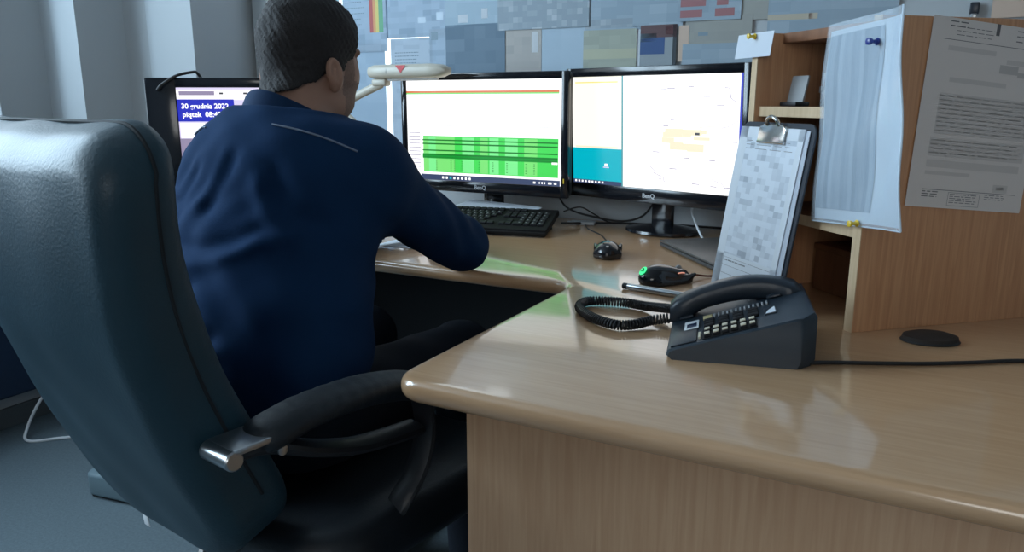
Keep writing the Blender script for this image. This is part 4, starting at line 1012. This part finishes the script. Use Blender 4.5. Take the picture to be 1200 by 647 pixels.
def text_lines(u0, u1, v0, v1, n, m, seed=0, th=0.35, fill=0.8, word=0.05):
    g = random.Random(seed); out = []; dv = (v1-v0)/n
    for i in range(n):
        u = u0; v = v0+i*dv; end = u0+(u1-u0)*(fill+(1-fill)*g.random())
        while u < end-0.005:
            w_ = min(word*(0.4+g.random()), end-u); out.append((u, v, u+w_, v+dv*th, m)); u += w_+word*0.25
    return out
WD = FW-0.004
def ray(u, v):
    a, c = (u-600)/900, (v-323.5)/900
    return Vector((a, math.cos(PITCH)-c*math.sin(PITCH), -math.sin(PITCH)-c*math.cos(PITCH)))
NB = Vector((SA, CA, 0))
def wall_pt(u, v, off=0.0):                     # a point of the photograph carried onto the back wall
    d = ray(u, v); t_ = (WD-off)/d.dot(NB); return Vector((0, 0, CAM_Z))+d*t_
def wall_rect(u0, v0, u1, v1, off=0.0):
    """upright rectangle on the back wall spanning those photograph points"""
    a, c = wall_pt(u0, v0, off), wall_pt(u1, v1, off)
    E1 = Vector((CA, -SA, 0)); ra, rb = a.dot(E1), c.dot(E1); f = WD-off
    a0 = RF(ra, f, a.z); a1 = RF(rb, f, a.z); a2 = RF(rb, f, c.z); a3 = RF(ra, f, c.z)
    return a0, a1, a2, a3
PC = {}
def pm_(key, base, ink, cell, lo=0.4, hi=0.75, trans=0.0, soft=False):
    if key not in PC: PC[key] = printed('notice_'+key, base, ink, cell, lo, hi, trans=trans, soft=soft)
    return PC[key]
blue_white = pm_('blue_white', (0.46, 0.56, 0.66, 1), (0.30, 0.40, 0.50, 1), (30, 55), 0.45, 0.8, 0.35)
blue_plain = pm_('blue_plain', (0.44, 0.55, 0.65, 1), (0.38, 0.49, 0.60, 1), (12, 30), 0.4, 0.7, 0.35)
grey_noise = pm_('grey_noise', (0.27, 0.33, 0.38, 1), (0.58, 0.62, 0.66, 1), (60, 60), 0.5, 0.85)
grey_blue = pm_('grey_blue', (0.27, 0.35, 0.42, 1), (0.36, 0.44, 0.51, 1), (20, 40), 0.4, 0.7)
slate = pm_('slate', (0.17, 0.25, 0.33, 1), (0.25, 0.34, 0.43, 1), (26, 26), 0.4, 0.7, 0.25)
warm = pm_('warm', (0.46, 0.44, 0.42, 1), (0.34, 0.34, 0.34, 1), (34, 40), 0.42, 0.75, 0.1)
olive = pm_('olive', (0.33, 0.36, 0.31, 1), (0.42, 0.45, 0.38, 1), (30, 40), 0.4, 0.75)
beige_p = pm_('beige_paper', (0.33, 0.34, 0.32, 1), (0.26, 0.27, 0.27, 1), (30, 40), 0.45, 0.8)
bright = mat('bright_paper', (0.80, 0.84, 0.88, 1), 0.7, trans=0.4)
cols = [mat('bar_red', (0.42, 0.08, 0.08, 1), 0.6), mat('bar_orange', (0.62, 0.28, 0.12, 1), 0.6), mat('bar_yellow', (0.62, 0.52, 0.16, 1), 0.6), mat('bar_green', (0.12, 0.35, 0.20, 1), 0.6)]
dsq = mat('print_slate_square', (0.20, 0.28, 0.34, 1), 0.6); redp = mat('print_dull_red', (0.32, 0.14, 0.15, 1), 0.6)
navyp = mat('print_navy', (0.03, 0.08, 0.22, 1), 0.5); maroon = mat('print_maroon', (0.10, 0.05, 0.055, 1), 0.5); blackp = mat('print_black', (0.03, 0.04, 0.05, 1), 0.5)
peach = mat('peach_card', (0.55, 0.42, 0.34, 1), 0.6); lightb = mat('print_pale_blue', (0.52, 0.62, 0.72, 1), 0.6)
def wsheet(label, u0, v0, u1, v1, m, off=0.0, marks=None, cat='notice', name='paper_notice'):
    return sheet(name, label, cat, *wall_rect(u0, v0, u1, v1, off), m, 0.0008, marks, 'sheets fixed to the back wall and window')
lk = M['ink_grey']
wsheet('pale blue wall chart with red, orange, yellow and green bars', 398, -70, 454, 60, blue_white, 0.006,
       [(0.62, 0.30, 0.70, 0.83, cols[0]), (0.70, 0.30, 0.76, 0.83, cols[1]), (0.76, 0.30, 0.83, 0.83, cols[2]), (0.83, 0.30, 0.93, 0.83, cols[3])]+text_lines(0.05, 0.5, 0.1, 0.8, 14, dsq, 2, 0.12))
wsheet('plain pale sheet on the window under the coloured bar chart, behind the lamp arm', 324, 56, 457, 232, blue_plain, 0.002)
wsheet('plain pale sheet at the far left of the papered window, behind the man\'s head', 325, -80, 400, 60, blue_plain, 0.003, text_lines(0.6, 0.95, 0.55, 0.98, 8, dsq, 4, 0.15))
wsheet('white printed sheet left of the lamp head above the green table monitor', 457.5, 46, 511, 240, pm_('white_print', (0.52, 0.60, 0.68, 1), (0.36, 0.44, 0.52, 1), (30, 70), 0.5, 0.85, 0.4), 0.002, text_lines(0.1, 0.7, 0.08, 0.16, 4, dsq, 6, 0.25))
wsheet('wide pale blue sheet reaching above the frame, right of the bar chart', 449, -70, 522, 42, blue_white, 0.002, [(0.55, 0.80, 0.68, 0.86, lightb), (0.86, 0.76, 0.97, 0.84, lightb)])
wsheet('pale sheet with one small slate square above the lamp head', 503, 34, 560, 110, blue_white, 0.004, [(0.04, 0.05, 0.18, 0.17, dsq)])
wsheet('large slate blue sheet above the middle of the green table monitor', 522, 30, 592, 120, slate, 0.006)
wsheet('grey sheet with two white blocks above the slate blue sheet', 520, -60, 594, 34, pm_('greyb', (0.33, 0.43, 0.51, 1), (0.40, 0.50, 0.58, 1), (14, 24)), 0.003, [(0.22, 0.80, 0.38, 0.90, bright), (0.60, 0.74, 0.70, 0.86, bright)])
wsheet('warm white sheet with scattered print above the right half of the green table monitor', 590, 30, 634, 115, warm, 0.004, [(0.75, 0.10, 0.92, 0.38, bright)])
wsheet('grey sheet with scattered white print at the top edge, above the monitors', 583, -60, 690, 31, grey_noise, 0.007)
wsheet('light blue sheet above the gap between the two right monitors', 630, 32, 686, 110, pm_('lblue', (0.36, 0.46, 0.55, 1), (0.42, 0.52, 0.61, 1), (16, 30)), 0.003)
wsheet('dull olive sheet with a pale lower band above the map monitor', 684, 36, 744, 110, olive, 0.006, [(0.0, 0.30, 1.0, 0.45, mat('pale_olive', (0.42, 0.43, 0.32, 1), 0.6))])
wsheet('white strip of paper beside the dark blue card', 742, 30, 752, 110, bright, 0.003)
wsheet('mottled grey sheet at the top edge above the olive sheet', 688, -60, 800, 32, grey_blue, 0.003, [(0.0, 0.86, 0.5, 0.97, grey_noise)])
wsheet('dark blue and maroon card above the map monitor', 751, 30, 790, 110, pm_('greyc', (0.27, 0.31, 0.34, 1), (0.32, 0.36, 0.39, 1), (20, 30)), 0.006,
       [(0.0, 0.0, 1.0, 0.18, maroon), (0.0, 0.18, 0.68, 0.42, navyp), (0.0, 0.12, 0.45, 0.24, dsq), (0.70, 0.02, 0.90, 0.14, redp), (0.90, 0, 1.0, 1.0, blackp)])
wsheet('narrow peach strip of card beside the dark blue card', 796, 30, 806, 72, peach, 0.004)
wsheet('grey sheet with red blocks of print at the top edge, above the peach strip', 797, -60, 868, 22, grey_blue, 0.006, [(0.05, 0.60, 0.45, 0.80, redp), (0.62, 0.60, 0.80, 0.80, redp), (0.05, 0.85, 0.40, 0.95, redp), (0.60, 0.84, 0.90, 0.95, redp)])
wsheet('beige grey sheet behind the small white note', 804, 20, 880, 54, beige_p, 0.003, [(0.2, 0.5, 0.35, 0.62, dsq)])
wsheet('blue grey sheet just above the right end of the map monitor', 800, 52, 884, 130, grey_blue, 0.005)
wsheet('pale grey sheet at the top edge above the shelf unit', 868, -60, 905, 22, beige_p, 0.002)
wsheet('long grey sheet with a beige strip above the shelf unit', 904, -40, 1050, 40, grey_blue, 0.004, [(0.0, 0.67, 0.40, 0.75, mat('beige_strip', (0.45, 0.41, 0.33, 1), 0.6)), (0.33, 0.67, 0.36, 0.75, peach)])
wsheet('peach coloured card in the top right corner on the back wall', 1169, -40, 1216, 19, peach, 0.004)
t = thing('paper_clip_holder', 'small dark clip on the back wall near the top right corner', 'clip', wall_pt(1142, 10, 0.0), -A)
b = MB(); b.box((0, -0.006, 0), (0.020, 0.012, 0.028), bev=0.003); b.build('clip_body', M['black_pin'], t)
b = MB(); b.box((0, -0.010, -0.018), (0.014, 0.006, 0.012), bev=0.002); b.build('clip_lip', M['steel'], t)
# bright gap strip left uncovered at x 452..458 shows the sky through the pane

def pin(label, p, n, m, up=None, L=0.016):
    t = thing('push_pin', label, 'push pin', p, 0, group='pins on the shelf unit', rot=Vector(n).to_track_quat('Z', 'Y').to_euler())
    b = MB(); b.lathe([(0.0052, 0.001), (0.0055, 0.002), (0.0030, 0.004), (0.0026, 0.010), (0.0048, 0.0125), (0.0050, L), (0.003, L+0.001)], 16); b.build('pin_head', m, t)
    b = MB(); b.lathe([(0.0005, -0.004), (0.0005, 0.002)], 8); b.build('pin_needle', M['steel'], t)
    return t
nx = HM.to_3x3() @ Vector((-1, 0, 0)); ny = HM.to_3x3() @ Vector((0, -1, 0))
# note on the far post of the shelf unit
a0 = HW(-0.004, HD+0.048, 0.484); a1 = HW(-0.004, HD-0.070, 0.484); a2 = HW(-0.010, HD-0.070, 0.440); a3 = HW(-0.010, HD+0.048, 0.440)
sheet('sticky_note', 'small blank white note pinned to the top of the shelf unit', 'note', a0, a1, a2, a3, mat('note_white', (0.58, 0.63, 0.70, 1), 0.6), 0.0006)
pin('yellow pin holding the small white note on the shelf unit', HW(-0.0052, HD-0.012, 0.478), nx, M['yellow_pin'])
# plastic sleeve hanging on the near post, with a printed page inside
def sleeve_mat():
    m = bpy.data.materials.new('clear_sleeve_film'); m.use_nodes = True; nt = m.node_tree; p = nt.nodes['Principled BSDF']
    p.inputs['Base Color'].default_value = (0.72, 0.80, 0.88, 1); p.inputs['Roughness'].default_value = 0.16
    tr = nt.nodes.new('ShaderNodeBsdfTransparent'); ms = nt.nodes.new('ShaderNodeMixShader'); ms.inputs[0].default_value = 0.30
    tc = nt.nodes.new('ShaderNodeTexCoord'); n = nt.nodes.new('ShaderNodeTexNoise'); n.inputs['Scale'].default_value = 14; n.inputs['Detail'].default_value = 3
    nt.links.new(tc.outputs['Object'], n.inputs['Vector']); b_ = nt.nodes.new('ShaderNodeBump'); b_.inputs['Strength'].default_value = 0.5; b_.inputs['Distance'].default_value = 0.012
    nt.links.new(n.outputs['Fac'], b_.inputs['Height']); nt.links.new(b_.outputs['Normal'], p.inputs['Normal'])
    nt.links.new(tr.outputs[0], ms.inputs[1]); nt.links.new(p.outputs[0], ms.inputs[2]); nt.links.new(ms.outputs[0], nt.nodes['Material Output'].inputs[0])
    return m
SLV = [Vector((0.513, 1.29)), Vector((0.527, 1.23)), Vector((0.5365, 1.168)), Vector((0.540, 1.115)), Vector((0.532, 1.06))]
def sl_at(u, v, off):
    """u along the sleeve from far to near, v from top to bottom"""
    x = u*(len(SLV)-1); i = min(int(x), len(SLV)-2); p = SLV[i].lerp(SLV[i+1], x-i); d = (SLV[i+1]-SLV[i]).normalized(); nn = Vector((d.y, -d.x))
    if nn.x > 0: nn = -nn
    zt = 1.219+0.004*math.sin(u*3)+0.005*u; zb = 0.904+0.018*u
    wob = 0.004*math.sin(u*7+v*5)*math.sin(v*6)
    p = p+nn*(off+wob+0.004)+Vector((0.030*(v-0.45)*max(0, u-0.5)*2, 0))
    return Vector((p.x, p.y, zt+(zb-zt)*v))
def sl_grid(q, u0, u1, v0, v1, off, nu=24, nv=24):
    V = [sl_at(u0+(u1-u0)*i/nu, v0+(v1-v0)*k/nv, off) for k in range(nv+1) for i in range(nu+1)]
    q._add(V, [(k*(nu+1)+i, k*(nu+1)+i+1, (k+1)*(nu+1)+i+1, (k+1)*(nu+1)+i) for k in range(nv) for i in range(nu)])
so = Vector((0.53, 1.17, 1.06))
t = thing('plastic_sleeve', 'clear plastic sleeve hanging on the near post of the shelf unit', 'plastic sleeve', so)
q = MB(); sl_grid(q, 0, 1, 0, 1, 0.0022); sl_grid(q, 0, 1, 0, 1, -0.0008); bmesh.ops.translate(q.bm, vec=-so, verts=q.bm.verts); q.build('film', sleeve_mat(), t)
q = MB()
q.tube([sl_at(1, k/20, 0.0007) for k in range(21)], 0.0016, 6); q.tube([sl_at(i/20, 1, 0.0007) for i in range(21)], 0.0012, 6)
bmesh.ops.translate(q.bm, vec=-so, verts=q.bm.verts); q.build('welded_edge', mat('sleeve_weld', (0.62, 0.72, 0.82, 1), 0.3), t)
q = MB(); sl_grid(q, 0.03, 0.985, 0.035, 0.985, 0.0); bmesh.ops.translate(q.bm, vec=-so, verts=q.bm.verts)
pg = q.build('paper_sheet', mat('sleeve_back_sheet', (0.56, 0.64, 0.72, 1), 0.6, spec=0.2), None, loc=so); tag(pg, 'blank bluish sheet inside the plastic sleeve', 'paper')
q = MB(); sl_grid(q, 0.04, 0.60, 0.06, 0.93, 0.0009); bmesh.ops.translate(q.bm, vec=-so, verts=q.bm.verts)
pg = q.build('paper_list', printed('sleeve_list', (0.34, 0.43, 0.52, 1), (0.17, 0.24, 0.31, 1), (1, 1), 0.40, 0.62), None, loc=so)
nt = pg.data.materials[0].node_tree
for n_ in nt.nodes:
    if n_.type == 'MAPPING': n_.inputs['Scale'].default_value = (0, 110, 260)
tag(pg, 'long list of small grey print inside the plastic sleeve', 'paper')
pin('blue push pin in the plastic sleeve on the shelf unit', sl_at(0.52, 0.13, 0.0032), nx, M['blue_pin'], L=0.018)
pin('yellow push pin at the bottom edge of the plastic sleeve', sl_at(0.50, 0.985, 0.0032), nx, M['yellow_pin'], L=0.016)

# letter pinned to the side panel of the shelf unit
def panel_pt(u, v, off=0.0):
    d = ray(u, v); n_ = -ny; c0 = Vector((0, 0, CAM_Z)); t_ = ((HP+ny*off)-c0).dot(n_)/d.dot(n_); return c0+d*t_
q0 = panel_pt(1095, 17, 0.003); q3 = panel_pt(1060, 241, 0.003); q2 = panel_pt(1194, 250, 0.003); q1 = q0+(q2-q3)
letter_m = printed('letter_print', (0.40, 0.40, 0.40, 1), (0.40, 0.40, 0.40, 1), (1, 1))
sm_ = mat('letter_smudge', (0.60, 0.57, 0.555, 1), 0.7); sm2 = mat('letter_smudge_dark', (0.50, 0.48, 0.47, 1), 0.7); lk2 = mat('letter_ink', (0.13, 0.13, 0.14, 1), 0.7)
mk = []
mk += text_lines(0.14, 0.30, 0.015, 0.06, 2, lk2, 21, 0.25, 0.9, 0.06)+text_lines(0.20, 0.52, 0.04, 0.10, 3, lk2, 22, 0.16, 0.7, 0.05)+text_lines(0.70, 0.99, 0.02, 0.10, 3, lk2, 23, 0.18, 0.8, 0.05)
mk += [(0.52, 0.0, 0.55, 0.06, lk2), (0.10, 0.108, 0.98, 0.111, lk2)]
mk += [(0.15, 0.14, 0.55, 0.165, sm_), (0.65, 0.175, 0.98, 0.20, sm_), (0.60, 0.205, 0.76, 0.25, sm2), (0.76, 0.235, 0.96, 0.262, sm2), (0.20, 0.30, 0.68, 0.325, sm_)]
mk += [(0.14, 0.385, 0.98, 0.60, sm_), (0.12, 0.62, 0.94, 0.72, sm_), (0.12, 0.74, 0.92, 0.78, sm_), (0.12, 0.80, 0.50, 0.82, sm_), (0.72, 0.85, 0.85, 0.895, sm_), (0.75, 0.862, 0.82, 0.88, sm2)]
mk += text_lines(0.15, 0.96, 0.395, 0.60, 9, sm2, 24, 0.3, 0.9, 0.09)+text_lines(0.13, 0.92, 0.63, 0.72, 4, sm2, 25, 0.3, 0.9, 0.09)
mk += [(0.12, 0.899, 0.93, 0.902, lk2)]+text_lines(0.12, 0.28, 0.91, 0.95, 3, lk2, 26, 0.35, 0.8, 0.05)+text_lines(0.36, 0.60, 0.918, 0.975, 5, lk, 27, 0.35, 0.9, 0.04)+text_lines(0.66, 0.86, 0.91, 0.945, 3, lk, 28, 0.3, 0.8, 0.05)
mk += [(0.345, 0.91, 0.62, 0.912, lk), (0.345, 0.982, 0.62, 0.984, lk), (0.345, 0.91, 0.348, 0.984, lk), (0.617, 0.91, 0.62, 0.984, lk)]
sheet('letter', 'shaded printed letter fixed to the side panel of the shelf unit', 'letter', q0, q1, q2, q3, mat('letter_paper', (0.72, 0.68, 0.66, 1), 0.75, spec=0.15), 0.0008, mk)

# clipboard leaning on the shelf opening
cbl = [Vector((0.400, 1.492, DZ+0.002)), Vector((0.458, 1.276, DZ+0.002)), Vector((0.513, 1.262, 1.062)), Vector((0.455, 1.478, 1.062))]   # far bottom, near bottom, near top, far top
cx = (cbl[1]-cbl[0]).normalized(); cz = ((cbl[3]-cbl[0]) - cx*((cbl[3]-cbl[0]).dot(cx))).normalized(); cn = cx.cross(cz)
CM = Matrix(((cx.x, cz.x, cn.x, cbl[0].x), (cx.y, cz.y, cn.y, cbl[0].y), (cx.z, cz.z, cn.z, cbl[0].z), (0, 0, 0, 1)))
cw, chh = (cbl[1]-cbl[0]).length, (cbl[3]-cbl[0]).length
clip = thing('clipboard', 'black clipboard with a chrome clip leaning against the shelf unit', 'clipboard', (0, 0, 0)); clip.matrix_world = CM
b = MB(); b.prism(arc(0.02, 0.02, 0.02, 180, 270, 5)+arc(cw-0.02, 0.02, 0.02, 270, 360, 5)+arc(cw-0.02, chh-0.02, 0.02, 0, 90, 5)+arc(0.02, chh-0.02, 0.02, 90, 180, 5), -0.002, 0.002, bev=0.0008, seg=1); b.build('board', mat('black_clipboard', (0.03, 0.04, 0.055, 1), 0.35), clip)
b = MB(); b.prism([(-0.040, -0.018), (0.040, -0.018), (0.040, 0.006), (0.028, 0.013), (-0.028, 0.013), (-0.040, 0.006)], 0.0095, 0.0125, mtx=Matrix.Translation((cw/2, chh-0.018, 0)), bev=0.001, seg=2)
b.tube([(cw/2-0.040, chh-0.036, 0.010), (cw/2+0.040, chh-0.036, 0.010)], 0.003, 10); b.tube([(cw/2-0.04, chh-0.012, 0.0068), (cw/2+0.04, chh-0.012, 0.0068)], 0.0052, 10)
b.tube(spline([(cw/2-0.018, chh-0.006, 0.011), (cw/2-0.014, chh+0.003, 0.016), (cw/2, chh+0.008, 0.018), (cw/2+0.014, chh+0.003, 0.016), (cw/2+0.018, chh-0.006, 0.011)], 5), 0.0035, 8)
b.build('spring_clip', M['chrome'], clip)
def clip_sheet(name, label, x0, x1, z0, z1, h, m, marks=None, skew=0.0):
    P = [CM @ Vector(p) for p in ((x0+skew, z1, h), (x1+skew, z1, h), (x1, z0, h), (x0, z0, h))]
    return sheet(name, label, 'paper', *P, m, 0.0012, marks)
clip_sheet('paper_sheet', 'back sheets of the clipboard papers, sticking out on the right', 0.012, cw-0.008, 0.006, chh-0.012, 0.0040, mat('back_sheets', (0.55, 0.60, 0.68, 1), 0.7, spec=0.2), skew=-0.004)
form_m = printed('form_print', (0.72, 0.78, 0.86, 1), (0.36, 0.41, 0.48, 1), (70, 95), 0.46, 0.74)
mk = [(0.0, 0.0, 1.0, 0.065, M['paper']), (0.0, 0.0, 0.13, 1.0, M['paper']), (0.92, 0.0, 1.0, 1.0, M['paper']), (0.0, 0.78, 1, 1, M['paper'])]
mk += text_lines(0.14, 0.9, 0.08, 0.15, 3, lk, 31, 0.12, 0.9, 0.2)
mk += [(0.13, 0.80, 0.92, 0.8025, lk), (0.13, 0.85, 0.92, 0.8525, lk), (0.13, 0.90, 0.92, 0.9025, lk), (0.13, 0.80, 0.135, 0.90, lk)]+text_lines(0.16, 0.6, 0.815, 0.835, 1, lk, 33, 0.4, 0.6, 0.05)
clip_sheet('printed_form', 'printed form in front on the leaning clipboard', 0.004, cw-0.022, 0.004, chh-0.010, 0.0060, form_m, mk)

# paper on the desk seen in the gap below the man's arm, and papers under the monitors
sheet('paper_sheet', 'white sheet lying on the desk beyond the man\'s arm', 'paper', RF(-1.22, 1.76, DZ+0.001), RF(-1.02, 1.76, DZ+0.001), RF(-1.02, 1.55, DZ+0.001), RF(-1.22, 1.55, DZ+0.001), M['paper'])
sheet('paper_sheet', 'crumpled white sheet behind the keyboard under the green table monitor', 'paper', RF(-1.23, 2.055, DZ+0.062), RF(-0.99, 2.055, DZ+0.052), RF(-0.99, 2.005, DZ+0.046), RF(-1.26, 1.985, DZ+0.048), M['paper'], 0.0008)

# ------------------------------------------------------------------ desk lamp
E1v = Vector((CA, -SA, 0))
lamp = thing('desk_lamp', 'beige jointed desk lamp reaching over the green table monitor', 'lamp', RF(-1.56, 1.84, DZ), -A)
def lpt(r, f, z): return (r+1.56, f-1.84, z-DZ)
b = MB(); rings = []
for i, (r_, w_, h_) in enumerate(((-1.512, 0.012, 0.008), (-1.507, 0.024, 0.016), (-1.49, 0.030, 0.020), (-1.45, 0.032, 0.021), (-1.29, 0.032, 0.021), (-1.255, 0.029, 0.018), (-1.235, 0.020, 0.011), (-1.228, 0.008, 0.005))):
    ring = []
    for k in range(20):
        a_ = 2*math.pi*k/20; c_, s_ = math.cos(a_), math.sin(a_)
        p = lpt(r_, 1.93+w_*math.copysign(abs(c_)**0.7, c_), 1.187+h_*math.copysign(abs(s_)**0.7, s_)); ring.append(p)
    rings.append(ring)
b.loft(rings); hd_ = b.build('lamp_head', M['beige'], lamp)
q = MB(); q.keep = True; q._add([lpt(-1.397, 1.897, 1.2035), lpt(-1.360, 1.897, 1.2035), lpt(-1.3785, 1.897, 1.181)], [(2, 1, 0)]); q.build('red_triangle', M['red'], hd_, False)
q = MB(); q.tube([lpt(-1.432, 1.93+0.0325*math.cos(a_*0.3142), 1.187+0.0215*math.sin(a_*0.3142)) for a_ in range(20)], 0.0008, 5, closed=True); q.build('head_joint', M['grey'], hd_)
b = MB(); b.box(lpt(-1.475, 1.93, 1.156), (0.055, 0.030, 0.022), bev=0.007, seg=3); b.build('hinge_block', M['beige'], lamp)
EB = lpt(-1.655, 1.93, 1.085)
b = MB(); b.tube([lpt(-1.475, 1.93, 1.152), EB], 0.0095, 12, flat=(0.010, 0.013)); b.build('upper_arm', M['beige'], lamp)
b = MB(); b.tube([EB, lpt(-1.585, 1.925, 1.04), lpt(-1.56, 1.90, 0.98)], 0.0095, 12, flat=(0.010, 0.012)); b.tube([lpt(-1.56, 1.90, 0.98), lpt(-1.56, 1.84, 0.80)], 0.0095, 12); b.build('lower_arm', M['beige'], lamp)
b = MB(); b.lathe([(0.016, -0.012), (0.018, -0.008), (0.018, 0.008), (0.016, 0.012)], 18, mtx=Matrix.Translation(EB) @ Matrix.Rotation(math.radians(90), 4, 'X')); b.build('elbow_knob', M['beige'], lamp)
b = MB(); b.lathe([(0.07, 0), (0.075, 0.006), (0.06, 0.018), (0.018, 0.03), (0.014, 0.06)], 28); b.build('lamp_base', M['beige'], lamp)
b = MB(); b.tube([lpt(-1.45, 1.93, 1.166), lpt(-1.27, 1.93, 1.168)], 0.007, 10); b.build('fluorescent_tube', M['white'], hd_)

# ------------------------------------------------------------------ floor at the left edge
wc = [RF(-2.60, 1.50, 0.16), RF(-2.585, 1.42, 0.10), RF(-2.57, 1.36, 0.03), RF(-2.52, 1.33, 0.005), RF(-2.44, 1.40, 0.005), RF(-2.34, 1.47, 0.005), RF(-2.2, 1.50, 0.005)]
b = MB(); b.tube(spline(wc, 8), 0.005, 8); tag(b.build('power_cable', M['white'], None), 'white cable trailing across the floor at the far left', 'cable')
wc = [RF(-2.60, 1.62, 0.14), RF(-2.56, 1.56, 0.06), RF(-2.48, 1.54, 0.006), RF(-2.3, 1.6, 0.006)]
b = MB(); b.tube(spline(wc, 8), 0.005, 8); tag(b.build('power_cable', M['black_soft'], None), 'black cable on the floor at the far left, below the heater', 'cable')

t = thing('floor_box', 'small grey blue box on the floor beside the bottom of the big chair back', 'box', RF(-2.03, 1.17, 0), -A+0.15)
b = MB(); b.prism(arc(0.05, 0.05, 0.03, 180, 270, 5)+[(0.22, 0.02), (0.22, 0.14)]+[(0.05, 0.14)]+[(0.02, 0.12)], 0.006, 0.075, bev=0.010); b.build('box_body', mat('slate_box_plastic', (0.13, 0.19, 0.22, 1), 0.6), t)
b = MB(); b.box((0.12, 0.08, 0.003), (0.17, 0.10, 0.006), bev=0.001); b.build('box_base', M['black_soft'], t)
